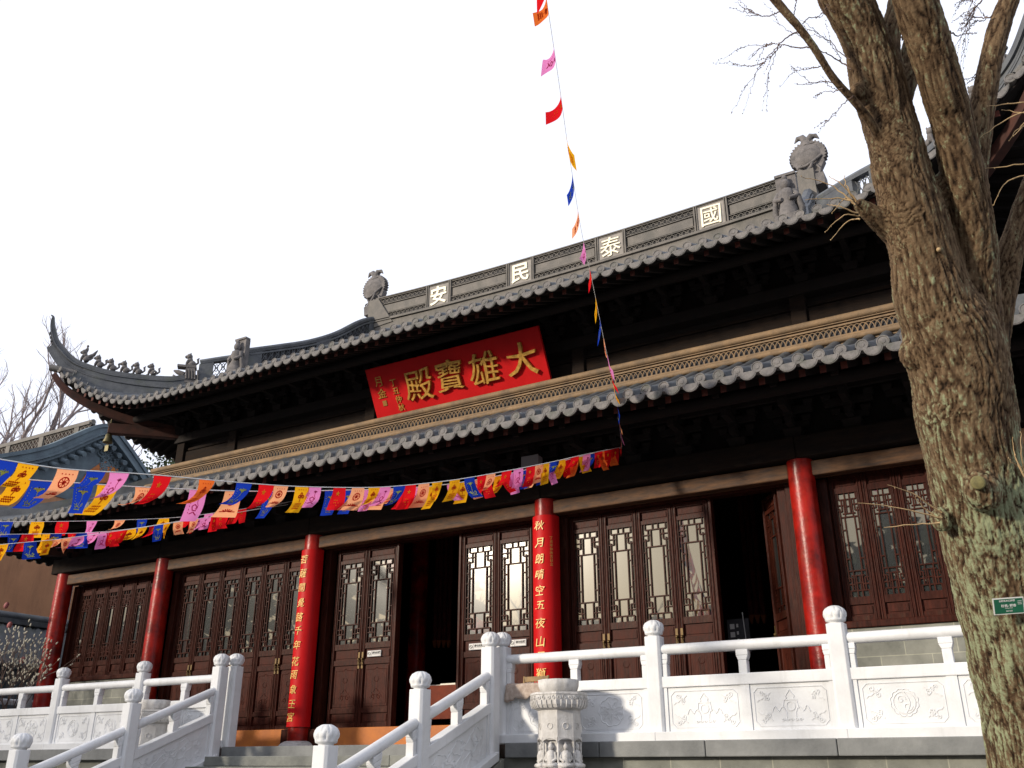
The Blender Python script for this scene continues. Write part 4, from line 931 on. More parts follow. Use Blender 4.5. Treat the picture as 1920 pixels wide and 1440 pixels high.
# ================================================================== lotus pillars in the courtyard
def pillar(x, y, label):
    t = thing('lotus_pillar', label, 'stone pillar', (x, y, GZ), 'carved lotus pillars in front of the terrace')
    c = Vector((x, y, 0)); oc = lambda r: [Vector((r * cos(radians(22.5 + 45 * k)), r * sin(radians(22.5 + 45 * k)), 0)) for k in range(8)]
    def octo(mb, prof):
        vs = [c + q + Vector((0, 0, z)) for r, z in prof for q in oc(r)]; k = len(prof)
        mb.add(vs, [(i * 8 + j, i * 8 + (j + 1) % 8, (i + 1) * 8 + (j + 1) % 8, (i + 1) * 8 + j) for i in range(k - 1) for j in range(8)]); mb.add(vs[:8], [tuple(range(8))]); mb.add(vs[-8:], [tuple(range(8))])
    mb = MB(); mb.lathe([(.20, .335), (.225, .36), (.245, .42), (.25, .49), (.235, .495), (.21, .47), (.12, .43), (0, .425)], c, 64, mod=lambda a, z: 1 + (.05 * abs(cos(5 * a)) if z > .34 else 0)); mb.build('lotus_bowl', M['carved'], t)
    mb = MB(); octo(mb, [(.27, .125), (.325, .15), (.35, .19), (.362, .27), (.362, .335), (.30, .34)])
    for k in range(8):                                      # scroll border and hanging petals on every side
        a = radians(45 * k); nr = Vector((cos(a), sin(a), 0)); sd = Vector((-sin(a), cos(a), 0)); R = .362 * cos(radians(22.5))
        for q in range(4):
            s0 = -.105 + .07 * q; mb.tube([c + nr * (R + .004) + sd * (s0 + p) + Vector((0, 0, .268 + z)) for p, z in spiral(0, 0, .026, 1.2, 1 if q % 2 else -1, 1.5)], .005, 4, 0, False)
            mb.tube([c + nr * (R + .003 - .03 * w * w) + sd * (s0 + .03) + Vector((0, 0, .24 - .09 * w)) for w in (0, .4, .8, 1)], .008, 4, 0, False)
        mb.tube([c + nr * (R + .003) + sd * w * .36 * sin(radians(22.5)) + Vector((0, 0, .31)) for w in (-1, 1)], .006, 4)
    mb.build('drum', M['carved'], t)
    mb = MB(); octo(mb, [(.268, -.22), (.268, .125)]); octo(mb, [(.215, -.63), (.215, -.22)]); octo(mb, [(.268, -1.75), (.268, -.63)]); octo(mb, [(.36, -2.13), (.36, -1.86), (.30, -1.75)])
    for k in range(8):
        a = radians(45 * k); nr = Vector((cos(a), sin(a), 0)); sd = Vector((-sin(a), cos(a), 0)); R = .268 * cos(radians(22.5))
        arch = [(.102 * cos(p), -.255 + .05 * sin(p)) for p in [pi * i / 10 for i in range(11)]]
        mb.prism(arch + [(-.103, -.19), (.103, -.19)], lambda u, v: c + nr * (R - .06) + sd * u + Vector((0, 0, v)), lambda u, v: c + nr * (R + .012) + sd * u + Vector((0, 0, v)))
        mb.tube([c + nr * (R + .004) + sd * p + Vector((0, 0, -.06 + z)) for p, z in ring(0, 0, .035)], .005, 4, 0, False)
        mb.tube([c + nr * (R - .01) + sd * .104 + Vector((0, 0, z)) for z in (-.24, -.62)], .014, 6)
    sh = mb.build('shaft', M['carved'], t)
    for k in range(8):                                      # seated figures in the niches
        a = radians(45 * k); nr = Vector((cos(a), sin(a), 0)); sd = Vector((-sin(a), cos(a), 0)); b = c + nr * .225 + Vector((0, 0, -.60)); q = lambda f, s_, z: b + nr * f + sd * s_ + Vector((0, 0, z)); m2 = MB(); B3 = Matrix((nr, sd, Vector((0, 0, 1)))).transposed()
        m2.ell(q(.01, 0, .30), (.034, .030, .042), 0, 12, 9, B3); m2.ell(q(.0, 0, .342), (.02, .02, .02), 0, 8, 6); m2.ell(q(.04, 0, .297), (.008, .006, .010), 0, 6, 5)
        m2.tube([q(.0, 0, .12), q(.012, 0, .20), q(.0, 0, .245), q(0, 0, .27)], [.062, .058, .05, .018], 10)
        for e in (-1, 1):
            m2.tube([q(0, e * .048, .235), q(.015, e * .072, .165), q(.05, e * .03, .135)], [.025, .022, .016], 8); m2.tube([q(.0, e * .03, .10), q(.03, e * .088, .092), q(.07, e * .03, .085), q(.075, -e * .03, .095)], [.035, .033, .028, .018], 8)
            m2.ell(q(.005, e * .033, .30), (.008, .005, .016), 0, 6, 5)
        for j in range(7): w = radians(-75 + 25 * j); m2.ell(q(.045 * cos(w) + .01, .085 * sin(w), .045), (.022, .028, .035), 0, 8, 6)
        m2.ell(q(0, 0, .03), (.07, .095, .035), 0, 12, 6, B3)
        m2.build('niche_figure', M['carved'], None).parent = sh
pillar(3.78, -2.12, 'stone lotus pillar with seated figures, standing in front of the draped cloth')
pillar(-3.78, -2.12, 'carved stone lotus pillar glimpsed through the rails of the far sloping balustrade')

# ================================================================== small things on the terrace and in the doorway
t = MB(); P = []
for i in range(15):
    x = 2.715 + .62 * i / 14; r = []
    for j in range(9):
        v = j / 8; hang = .235 - .07 * i / 14 + .018 * sin(i * 1.1) + .012 * sin(i * 2.7)
        wv = .006 * sin(i * 1.3 + 2 * v)
        if v < .3: r.append(Vector((x, YB + .11 - .21 * v / .3, .528 + .004 * sin(i))))
        else: r.append(Vector((x + .01 * sin(v * 5), YB - .105 - wv * (v) - .012, .528 - hang * (v - .3) / .7)))
    P.append(r)
t.grid(P); o = t.build('draped_cloth', M['cloth'], fix=False); m = o.modifiers.new('thick', 'SOLIDIFY'); m.thickness = .006
tag(o, 'mottled brown cloth hung over the marble mid rail next to the stair head post', 'cloth')
c = Vector((2.62, -.85, DECK)); t = thing('wooden_chair', 'wooden chair with a slatted back, on the terrace behind the hung cloth', 'chair', c)
for sx in (-1, 1):
    mb = MB(); mb.tube([c + Vector((sx * .19, .19, 0)), c + Vector((sx * .19, .19, .44)), c + Vector((sx * .2, .25, .94))], .02, 8); mb.build('leg', M['chairwood'], t)
    mb = MB(); mb.tube([c + Vector((sx * .19, -.19, 0)), c + Vector((sx * .19, -.19, .44))], .02, 8); mb.build('leg', M['chairwood'], t)
mb = MB(); mb.box(c + Vector((0, 0, .45)), (.44, .44, .035)); mb.build('seat', M['chairwood'], t, bevel=.008)
mb = MB(); mb.box(c + Vector((0, .245, .90)), (.40, .025, .07)); mb.box(c + Vector((0, .225, .60)), (.38, .02, .04))
for k in range(7): mb.tube([c + Vector((-.15 + .05 * k, .225, .6)), c + Vector((-.15 + .05 * k, .243, .88))], .008, 6)
mb.build('backrest', M['chairwood'], t)
t = thing('offering_table', 'table under a red cloth just inside the open middle doorway', 'table', (.35, 1.1, DECK))
mb = MB(); mb.b2(-.45, 1.2, .8, 1.45, .74, .78); mb.build('tabletop', M['tableclo'], t, bevel=.006)
mb = MB(); P = [[Vector((-.47 + 1.69 * i / 30, .79 - .008 - .012 * sin(i * 1.9) * j, .782 - .55 * j)) for i in range(31)] for j in (0, .02, .5, 1)]; mb.grid(P); mb.build('front_cloth', M['tableclo'], t, fix=False)
for x in (-.4, 1.15):
    for y in (.86, 1.4): mb = MB(); mb.b2(x - .03, x + .03, y - .03, y + .03, DECK + .03, .739); mb.build('leg', M['wood'], t)
for i, (x, y, w, h, rz, lab) in enumerate(((-.28, 1.0, .26, .02, .2, 'thin pale booklet on the red table at its far end'), (.05, .98, .34, .035, -.1, 'thickest pale book in the middle of the red table'), (.42, 1.02, .24, .015, .4, 'loose pale sheets on the red table nearest the closed leaf'))):
    mb = MB(); mb.box((x, y, .784 + h / 2), (w, .2, h), 0, Matrix.Rotation(rz, 3, 'Z')); tag(mb.build('book', M['paper'], bevel=.003), lab, 'book', 'papers on the offering table')
for grp, (xs_, py, Y) in enumerate((((815, 823, 832, 841), 1212, 1.6), ((1410, 1421, 1433), 1166, 1.6))):
    for i, px in enumerate(xs_):
        c = on(px, py, 1, Y + 1.6); w = .10; z1 = c.z + 1.9
        lab = 'dark red streamer with orange tip in the %s, %s' % ('middle doorway' if grp == 0 else 'doorway near the tree', ['leftmost of its row', 'second from the left', 'third from the left', 'rightmost of its row'][i])
        t = thing('hanging_streamer', lab, 'streamer', c, 'streamers hanging in the doorways')
        mb = MB(); mb.tube([c + Vector((0, 0, .12)), (c.x, c.y, 4.89)], [w / 2] * 2, 8); mb.build('streamer_band', M['streamer'], t)
        mb = MB(); mb.prism([(-w / 2, .12), (w / 2, .12), (.015, -.03), (-.015, -.03)], lambda a, b: c + Vector((a, -.02, b)), lambda a, b: c + Vector((a, .02, b))); mb.build('streamer_tip', M['streamtip'], t)
c = on(1386, 1192, 1, 1.2); t = thing('standing_notice', 'dark notice board with small white marks inside the half-open doorway', 'notice', c)
mb = MB(); mb.box(c, (.34, .03, .5)); mb.box((c.x, c.y + .03, (c.z - .25 + DECK) / 2), (.05, .03, c.z - .25 - DECK)); mb.build('panel', M['ridgedark'], t)
mb = MB()
for i in range(3): mb.box(c + Vector((-.09, -.018, .14 - .12 * i)), (.07, .004, .075)); mb.box(c + Vector((-.01, -.018, .15 - .11 * i)), (.03, .004, .05))
mb.tube([c + Vector((.11, -.03, -.1)), c + Vector((.09, -.03, .34))], .008, 6); mb.build('lettering', M['signwhite'], t)

# ================================================================== strings of little flags
LEFT = Vector((-.863, -.506, 0)); DOWN = Vector((0, 0, -1)); TOCAM = Vector((.43, -.80, -.2))
def arcd(path):
    out = [0]
    for a, b in zip(path, path[1:]): out.append(out[-1] + (b - a).length)
    return out
INK = dict(blue='i_lime', yellow='i_brown', peach='i_red', pink='i_magenta', red='i_gold', orange='i_brown')
def ell2(cx, cy, a, b, t0=0, n=10): return [(cx + a * cos(2 * pi * i / n + t0), cy + b * sin(2 * pi * i / n + t0)) for i in range(n + 1)]
def prints(col, rn):
    st = []
    if col == 'blue':
        for k in range(-2, 3): st.append((.05, [(.5, .36), (.5 + .10 * k, .30 - .03 * abs(k)), (.5 + .13 * k, .20 + .035 * abs(k)), (.5 + .04 * k, .27), (.5, .36)]))
        st += [(.03, [(.5, .36), (.52, .5), (.47, .66), (.46, .74)]), (.045, [(.46, .75), (.32, .80), (.22, .70), (.3, .66), (.36, .76)]), (.045, [(.46, .75), (.62, .83), (.76, .72), (.7, .66), (.62, .74)]), (.04, [(.3, .86), (.7, .87)])]
        for k in range(6): st.append((.03, [(.13, .22 + .09 * k), (.15, .25 + .09 * k)]))
    elif col == 'peach':
        st += [(.05, ell2(.5, .38, .22, .15, 0, 14)), (.03, ell2(.5, .38, .07, .05))]
        for k in range(4): a = pi * k / 4; st.append((.03, [(.5 - .2 * cos(a), .38 - .14 * sin(a)), (.5 + .2 * cos(a), .38 + .14 * sin(a))]))
        for k in range(-3, 4): st.append((.045, [(.5 + .03 * k, .78), (.5 + .12 * k, .67 + .012 * k * k)]))
        for k in range(4): st.append((.04, [(.26 + .16 * k, .13), (.31 + .16 * k, .15)]))
    elif col in ('yellow', 'orange'):
        st += [(.06, ell2(.5, .28, .06, .05)), (.07, ell2(.38, .37, .07, .045)), (.07, ell2(.62, .37, .07, .045)), (.05, [(.5, .33), (.5, .58)])]
        for q in range(3): st.append((.05, [(.25 + .05 * k, .64 + .09 * q + (.03 if k % 2 else -.02)) for k in range(11)]))
        for k in range(4): st.append((.04, [(.26 + .16 * k, .11), (.31 + .16 * k, .13)]))
    elif col == 'pink':
        for k in range(-2, 3): st.append((.04, [(.62, .26), (.62 + .07 * k, .17 + .02 * abs(k)), (.62, .25)]))
        st += [(.03, [(.62, .26), (.6, .4), (.68, .5), (.55, .6)]), (.05, [(.35, .52), (.5, .46), (.66, .55), (.6, .66), (.42, .64), (.35, .52)]), (.05, [(.3, .76), (.5, .70), (.72, .8)])]
        for k in range(5): st.append((.035, [(.2, .3 + .1 * k), (.22, .34 + .1 * k)]))
    elif col == 'red':
        st.append(('star', (.42, .28, .17)))
        for k in range(7): st.append((.05, [(.28 + .09 * (k % 4), .55 + .11 * (k // 3)), (.31 + .09 * (k % 4), .58 + .11 * (k // 3))]))
    return st
def flag(parent, S, s0, w, h, col, rn, sway, twist, label=None):
    """S(s): point on the cord; the cloth hangs below it and is blown towards LEFT"""
    ph = rn.uniform(0, 6); cu = rn.uniform(.5, 1.4); skew = rn.uniform(-.15, .2)
    def F(u, v):
        p = S(s0 + (u - .5) * w * (1 - .12 * v * twist)); sw = sway * (.75 * v + .25 * v * v)
        q = p + DOWN * (h * v * cos(sw)) + LEFT * (h * sin(sw) * v)
        q += TOCAM * (.03 * cu * sin(2.2 * v * pi * .8 + u * 3 + ph) * v + twist * .16 * (u - .5) * v)
        q += LEFT * (skew * (u - .5) * v * .2)
        return q
    mb = MB(); nu, nv = 6, 9; mb.grid([[F(i / nu, j / nv) for i in range(nu + 1)] for j in range(nv + 1)], 0, True)
    def N(u, v):
        e = .02; n = (F(u + e, v) - F(u - e, v)).cross(F(u, v + e) - F(u, v - e)); return n.normalized()
    for wd, ln in prints(col, rn):
        if wd == 'star':
            cx, cy, r = ln; pts = [(cx + (r if k % 2 == 0 else r * .4) * sin(pi * k / 5), cy - (r if k % 2 == 0 else r * .4) * cos(pi * k / 5) * w / h) for k in range(10)]
            for sg in (-1, 1):
                vs = [F(cx, cy) + N(cx, cy) * .003 * sg] + [F(*p) + N(*p) * .003 * sg for p in pts]; mb.add(vs, [(0, 1 + k, 1 + (k + 1) % 10) for k in range(10)], 1)
            continue
        for sg in (-1, 1):
            L = []; Rr = []
            for i, p in enumerate(ln):
                a = ln[max(i - 1, 0)]; b = ln[min(i + 1, len(ln) - 1)]; dx, dy = (b[0] - a[0]) * w, (b[1] - a[1]) * h; dl = hypot(dx, dy) or 1
                ox, oy = -dy / dl * wd * .5, dx / dl * wd * .5 * w / h; n = N(*p) * .003 * sg
                L.append(F(p[0] + ox, p[1] + oy) + n); Rr.append(F(p[0] - ox, p[1] - oy) + n)
            mb.grid([L, Rr], 1, True)
    o = mb.build('flag', [M['f_' + col], M['f_' + INK[col]]], parent, fix=False)
    if label: o['label'] = label
DESC = dict(blue='blue flag printed with a pale lotus', yellow='yellow flag with red print', peach='peach flag with a red wheel', pink='pink flag with a magenta lotus', red='red flag with a gold star', orange='orange flag with red print')
def bunting(label, pxs, d0, d1, axis, flags, w, h, seed, sway=.45, cord=.005, per=0):
    rn = random.Random(seed); a0, a1 = pxs[0][axis], pxs[-1][axis]
    P = [at(x, y, 1 / lerp(1 / d0, 1 / d1, ((x, y)[axis] - a0) / (a1 - a0))) for x, y in pxs]
    P = smooth_path(P, 6); ks = [(0, 0)]; px = smooth_path([Vector((x, y, 0)) for x, y in pxs], 6); D = arcd(P)
    def S(s):
        s = max(0, min(D[-1] - 1e-4, s))
        for i in range(len(D) - 1):
            if D[i + 1] >= s: return lerp(P[i], P[i + 1], (s - D[i]) / max(1e-9, D[i + 1] - D[i]))
        return P[-1]
    t = thing('flag_string', label, 'bunting', P[len(P) // 2], 'strings of printed flags')
    mb = MB(); mb.tube(P, cord, 5); mb.build('cord', M['rope'], t)
    for f in flags:
        x, col = f[0], f[1]; sw = f[2] if len(f) > 2 else sway + rn.uniform(-.42, .42); tw = f[3] if len(f) > 3 else rn.choice((0, .4, .8, 1.3, -1.2, -.6)) * rn.random() * 1.3
        i = 0
        while i < len(px) - 2 and px[i + 1][axis] < x: i += 1
        fr = (x - px[i][axis]) / (px[i + 1][axis] - px[i][axis]); s = D[i] + fr * (D[i + 1] - D[i])
        flag(t, S, s, w * rn.uniform(.93, 1.07), h * rn.uniform(.78, 1.06), col, rn, sw, tw, DESC[col])
Y_, B_, R__, P_, K_, O_ = 'yellow', 'blue', 'red', 'peach', 'pink', 'orange'
bunting('upper of the two long flag strings, starting nearest with large yellow and peach flags', [(-60, 850), (0, 861), (120, 879), (245, 887), (320, 893), (430, 903), (537, 911), (640, 914), (720, 913), (800, 906), (870, 897), (960, 881), (1040, 865), (1097, 852), (1166, 838)], 7.0, 13.9, 0,
        [(-25, B_), (14, B_, .7), (52, Y_, .8, .6), (128, P_, .62, .2), (180, B_, .95, .5), (224, K_, .7, .8), (306, R__, .6, 1.0), (388, O_, .75, 1.2), (458, B_, .62, .3), (500, R__, .55, .5), (527, P_, .42, .3), (567, Y_, .3, .1), (590, K_, .35, .2), (637, R__, .2), (672, P_, .4), (702, Y_, .5, 1.2), (722, K_, .5), (749, B_, .5), (770, R__, .3), (795, P_, .3), (820, Y_, .2), (853, Y_), (880, B_, -.4), (903, R__), (920, P_), (950, R__), (972, K_), (995, R__), (1010, P_), (1022, Y_), (1040, B_), (1052, Y_), (1078, R__), (1100, K_), (1122, R__), (1140, R__), (1154, R__)], .19, .285, 3)
bunting('lower of the two long flag strings, hanging behind the upper one', [(-60, 886), (0, 893), (63, 900), (167, 907), (225, 911), (308, 915), (392, 919), (470, 921), (556, 921), (640, 919), (720, 917), (800, 912), (860, 905), (950, 889), (1040, 868), (1125, 847), (1166, 840)], 7.3, 13.9, 0,
        [(-35, B_), (38, Y_, .55, .2), (78, B_, .5, .1), (158, B_, .12, .1), (203, Y_, .55, .4), (270, P_, .9, 1.4), (372, K_, .2, .2), (438, P_, .25), (508, B_, .3), (622, B_, .15, .0), (655, B_, .2), (690, K_, .2), (712, P_, .3), (740, P_), (765, R__), (782, K_), (812, Y_), (848, K_, -.4), (868, Y_), (890, P_, -.2), (912, R__, -.2), (936, Y_), (948, R__, -.4), (962, K_, -.1), (980, B_, -.1), (1000, P_), (1014, B_), (1032, K_, -.2), (1048, K_), (1060, R__, -.1), (1077, O_), (1093, Y_, -.2), (1108, B_), (1128, O_, -.2), (1145, O_, -.2)], .19, .285, 4)
far = dict(w=.235, h=.285)
bunting('topmost of the three short far flag strings, its flags widely spaced', [(-40, 978), (0, 978), (150, 977), (320, 971), (400, 962), (470, 952), (560, 938)], 13.4, 17.9, 0, [(-14, P_), (12, B_, .05), (70, Y_, .05), (118, R__, .05), (172, K_, .2), (223, P_, .8, 1), (265, B_, .05), (307, Y_, .3), (352, R__), (392, K_), (425, R__), (455, R__)], .205, .25, 5, sway=.15, cord=.004)
bunting('middle one of the three short far flag strings, its flags crowded', [(-40, 1002), (0, 1002), (160, 999), (250, 991), (330, 978), (430, 964), (540, 942)], 13.1, 17.7, 0, [(-10, Y_), (25, B_, .1), (50, R__, .2), (88, Y_, .2), (103, B_), (137, R__, .1), (153, B_, .1), (176, K_, .6), (198, K_), (214, R__), (236, P_, .6, .8), (268, Y_, .6, .7), (290, R__, .7), (312, Y_, .0), (335, P_), (360, R__), (372, K_), (404, R__), (440, R__)], .205, .25, 6, sway=.2, cord=.004)
bunting('lowest of the three short far flag strings', [(-40, 1026), (0, 1021), (100, 1012), (190, 1000), (300, 984), (400, 968), (540, 946)], 12.8, 17.5, 0, [(4, Y_, .1), (57, B_, -.25), (90, Y_, .1), (125, P_, .05), (108, P_, .9, 1), (147, K_, .8), (194, K_, .05), (210, R__, .05), (230, R__, .3), (245, Y_, .7), (298, B_, .0), (335, P_, -.1), (365, P_, .2), (385, K_), (414, R__)], .205, .25, 8, sway=.15, cord=.004)
bunting('single flag string climbing steeply across the white sky from under the lower eave', [(1018, -60), (1025, 0), (1040, 100), (1053, 190), (1064, 270), (1075, 340), (1086, 410), (1096, 462), (1108, 515), (1121, 580), (1133, 640), (1146, 700), (1158, 765), (1166, 838)], 7.9, 13.9, 1,
        [(-30, R__), (8, O_, .6), (100, K_, .6), (190, R__, .65), (268, Y_, -.3), (338, B_, .25), (402, P_, .3), (463, K_, .2), (512, R__, .15), (565, Y_, .1), (603, B_, .15), (640, P_, -.1), (672, K_, -.25), (702, R__, -.3), (730, Y_, -.3), (757, B_, -.1), (780, P_, -.15), (803, K_, -.2), (826, R__, .1)], .175, .255, 9, sway=.3, cord=.0028)
# ================================================================== the big ginkgo beside the viewer
from mathutils import kdtree
FW = CR @ Vector((0, 0, -1))
def atd(px, py, depth): d = ray(px, py); return CAM + d * (depth / d.dot(FW))
gk = thing('ginkgo_tree', 'huge furrowed bare tree close to the viewer, lichen on its lower trunk', 'tree', (8.95, -5.2, GZ))
TD = 7.5
LIMBS = [
 [(2010, 1900, 330, 0), (1990, 1700, 265, 0), (1972, 1440, 218, 0), (1910, 1180, 194, 0), (1864, 1000, 181, 0), (1819, 830, 170, 0), (1791, 660, 172, 0), (1752, 560, 138, 0), (1731, 475, 118, 0), (1714, 410, 116, 0), (1695, 340, 104, 0), (1676, 261, 94, 0), (1659, 200, 95, 0), (1644, 150, 96, 0), (1629, 95, 82, 0), (1612, 51, 81, 0), (1588, 0, 88, 0), (1566, -50, 86, 0)],
 [(1800, 760, 120, .02), (1822, 660, 110, .03), (1830, 560, 84, .03), (1829, 475, 76, 0), (1816, 383, 77, -.05), (1800, 301, 72, -.1), (1784, 221, 73, -.15), (1769, 173, 75, -.2), (1741, 81, 75, -.25), (1717, 0, 76, -.3), (1700, -60, 75, -.3)],
 [(1702, 405, 78, 0), (1745, 372, 62, .05), (1800, 330, 50, 0)],
 [(1672, 210, 62, .05), (1668, 130, 46, .1), (1668, 75, 38, .15), (1680, 20, 36, .2), (1694, -50, 34, .3)],
 [(1672, 215, 60, .05), (1700, 140, 46, .15), (1716, 80, 42, .25), (1728, 30, 40, .3), (1745, -40, 36, .35)],
 [(1815, 400, 60, .1), (1826, 300, 52, .2), (1838, 225, 47, .25), (1852, 140, 42, .3), (1870, 62, 40, .35), (1896, -10, 38, .4), (1915, -60, 36, .4)],
 [(1850, 680, 70, .1), (1876, 560, 52, .12), (1895, 470, 46, .15), (1920, 395, 44, .2), (1955, 300, 40, .2)],
 [(1715, 470, 60, .10), (1664, 425, 46, .05), (1630, 398, 34, 0), (1606, 379, 22, -.03)],
 [(1668, 275, 26, -.05), (1650, 255, 20, -.1), (1611, 200, 17, -.2), (1562, 146, 16, -.25), (1530, 95, 16, -.3), (1500, 54, 17, -.3), (1454, 0, 18, -.3), (1415, -50, 18, -.3)],
]
mb = MB(); samp = []; samp0 = []
for L in LIMBS:
    pts = [Vector((x, y, 0)) for x, y, w, d in L]; P = smooth_path([atd(x, y, TD + d) for x, y, w, d in L], 4)
    rr = smooth_path([Vector((w / 2 * (TD + d) / FOC, 0, 0)) for x, y, w, d in L], 4); r = [q.x for q in rr]
    mb.tube(P, r, 20); D = arcd(P); k = len(P); u = None
    for i in range(k):
        T = (P[min(i + 1, k - 1)] - P[max(i - 1, 0)]).normalized(); u = T.orthogonal() if u is None else u - T * u.dot(T); u.normalize()
        samp.append((P[i], r[i], T, u.copy(), T.cross(u), D[i] + 3.7 * len(samp0)))
    samp0.append(1)
for (x, y, d, r) in ((1722, 660, .0, .145), (1608, 172, -.1, .07), (1840, 918, -.33, .15), (1846, 925, -.36, .12), (1766, 975, -.12, .085), (1930, 900, -.1, .12), (1925, 905, -.2, .11)):
    p = atd(x, y, TD + d); mb.ell(p, (r, r, r * 1.15), 0, 14, 10)
raw = mb.build('trunk_raw', M['bark'], None); rm = raw.modifiers.new('r', 'REMESH'); rm.mode = 'VOXEL'; rm.voxel_size = .0125
sm = raw.modifiers.new('s', 'SMOOTH'); sm.iterations = 22; sm.factor = .6
me = bpy.data.meshes.new_from_object(raw.evaluated_get(bpy.context.evaluated_depsgraph_get())); me.name = 'trunk'
bpy.data.objects.remove(raw)
kd = kdtree.KDTree(len(samp))
for i, q in enumerate(samp): kd.insert(q[0], i)
kd.balance()
nv = len(me.vertices); fur = [0.0] * nv; nn = [v.normal.copy() for v in me.vertices]
for i, v in enumerate(me.vertices):
    p = v.co; _, k, _ = kd.find(p); c0, r, T, u, w0, s0 = samp[k]; dl = p - c0; ax = dl.dot(T)
    w = noise.noise_vector(p * 2.3) * .06; f = 27 if r > .12 else 36
    q = Vector((dl.dot(u) * f, dl.dot(w0) * f, (s0 + ax) * f * .15)) + w * f * .55
    a = 1 - abs(noise.noise(q)) * 2.1; b = 1 - abs(noise.noise(q * 2.3 + Vector((7, 3, 1)))) * 2.0; b2 = abs(noise.noise(q * 4.6 + Vector((2, 9, 5)))); c = noise.noise(p * 3.1)
    h = max(0, min(1, .58 * min(1, max(0, 1 - a) * 1.7) + .30 * min(1, max(0, 1 - b) * 1.5) + .35 * b2)); fur[i] = h
    amp = min(.021, r * .11); v.co = p + nn[i] * (amp * (h - .45) + min(.022, r * .07) * c)
at_ = me.attributes.new('furrow', 'FLOAT', 'POINT'); at_.data.foreach_set('value', fur)
me.polygons.foreach_set('use_smooth', [True] * len(me.polygons)); me.materials.clear(); me.materials.append(M['bark']); me.update()
o = bpy.data.objects.new('trunk', me); COL.objects.link(o); put(o, gk)
c = atd(1834, 905, TD - .50); n = (CAM - c).normalized(); m2 = MB(); B3 = n.to_track_quat('Z', 'Y').to_matrix(); m2.lathe([(.056, -.06), (.052, -.004), (.044, .003), (0, .005)], c, 18, M3=B3)
M['cut'] = mat('lichened_cut', (0.21, 0.185, 0.075), .85, col2=(.09, .08, .035), scale=14); m2.build('cut_limb', M['cut'], gk)
c = atd(1760, 468, TD - .30); m2 = MB(); B3 = (CAM - c).normalized().to_track_quat('Z', 'Y').to_matrix(); m2.lathe([(.020, -.10), (.017, -.012), (0, -.010)], c, 10, M3=B3); m2.build('cut_limb', M['straw'], gk)
# twigs
def twig(mb, P, r0, rn, knots=True, mi=0):
    P = smooth_path(P, 5); k = len(P); L = sum((b - a).length for a, b in zip(P, P[1:]))
    Q = [p + Vector((rn.uniform(-1, 1), rn.uniform(-1, 1), rn.uniform(-1, 1))) * .006 for p in P]
    mb.tube(Q, [r0 * (1 - .75 * i / (k - 1)) for i in range(k)], 5, mi)
    if knots:
        for i in range(2, k, 2):
            if rn.random() < .6: mb.ell(Q[i] + Vector((rn.uniform(-1, 1), rn.uniform(-1, 1), rn.uniform(-1, 1))) * .006, (.004, .004, .006), mi, 5, 4)
    return Q
rn = random.Random(21); m2 = MB()
for L, d in (([(1604, 385), (1562, 350), (1502, 331)], -.05), ([(1606, 380), (1578, 345), (1556, 332)], -.05), ([(1608, 400), (1575, 388), (1552, 384)], -.05), ([(1612, 405), (1582, 404), (1546, 436)], -.05), ([(1612, 410), (1590, 415), (1557, 450)], -.05), ([(1600, 378), (1570, 372), (1510, 373)], -.05), ([(1606, 378), (1588, 350), (1582, 330)], -.05), ([(1600, 380), (1585, 372), (1560, 400)], -.05),
             ([(1765, 972), (1690, 953), (1608, 942)], -.3), ([(1765, 962), (1712, 925), (1664, 910)], -.3), ([(1762, 980), (1705, 984), (1657, 989)], -.35), ([(1765, 975), (1730, 950), (1715, 930)], -.3),
             ([(1960, 190), (1900, 194), (1850, 200)], -.2), ([(1960, 195), (1890, 222), (1838, 258)], -.25), ([(1950, 205), (1910, 240), (1893, 262)], -.2), ([(1960, 300), (1900, 310), (1845, 317)], -.2), ([(1945, 325), (1890, 340), (1862, 384)], -.2), ([(1950, 200), (1920, 235), (1900, 255)], -.2), ([(1960, 220), (1920, 212), (1880, 205)], -.2),
             ([(1925, 900), (1905, 860), (1898, 820)], -.4), ([(1925, 895), (1915, 850), (1915, 810)], -.4), ([(1930, 880), (1900, 870), (1890, 858)], -.4), ([(1930, 905), (1912, 880), (1902, 850)], -.42)):
    Q = twig(m2, [atd(x, y, TD + d + rn.uniform(-.05, .05)) for x, y in L], .0075, rn)
m2.build('twigs', M['straw'], gk)
m2 = MB()
def spray(px, py, dx, dy, n, d, r=.006, lvl=2, ln=1.0):
    P = [(px, py)]
    for k in range(5): P.append((P[-1][0] + dx * ln * rn.uniform(.7, 1.2), P[-1][1] + dy * ln * rn.uniform(.7, 1.2) + rn.uniform(-3, 3))); dy += rn.uniform(-3.5, 3.2)
    twig(m2, [atd(x, y, d + .04 * i) for i, (x, y) in enumerate(P)], r, rn)
    if lvl > 0:
        for k in range(n):
            q = P[rn.randint(1, 4)]; spray(q[0], q[1], dx * rn.uniform(.4, 1.0) + rn.uniform(-5, 3), dy + rn.uniform(-8, 9), max(1, n - 1), d + rn.uniform(-.1, .2), r * .55, lvl - 1, ln * .72)
for (x, y, dx, dy, n, lv) in ((1498, 57, -16, 12, 3, 2), (1520, 88, -19, 3, 3, 2), (1545, 122, -14, 6, 2, 1), (1565, 152, -15, 3, 2, 1), (1580, 165, -10, 7, 2, 1), (1470, 20, -15, 3, 2, 2), (1488, 30, 3, -12, 2, 1), (1505, 45, 12, -8, 2, 1), (1596, 130, -20, -12, 2, 2), (1594, 112, -20, -15, 2, 1), (1600, 180, -12, 9, 2, 1)):
    spray(x, y, dx, dy, n, TD - .3, .0065 if lv == 2 else .0045, lv)
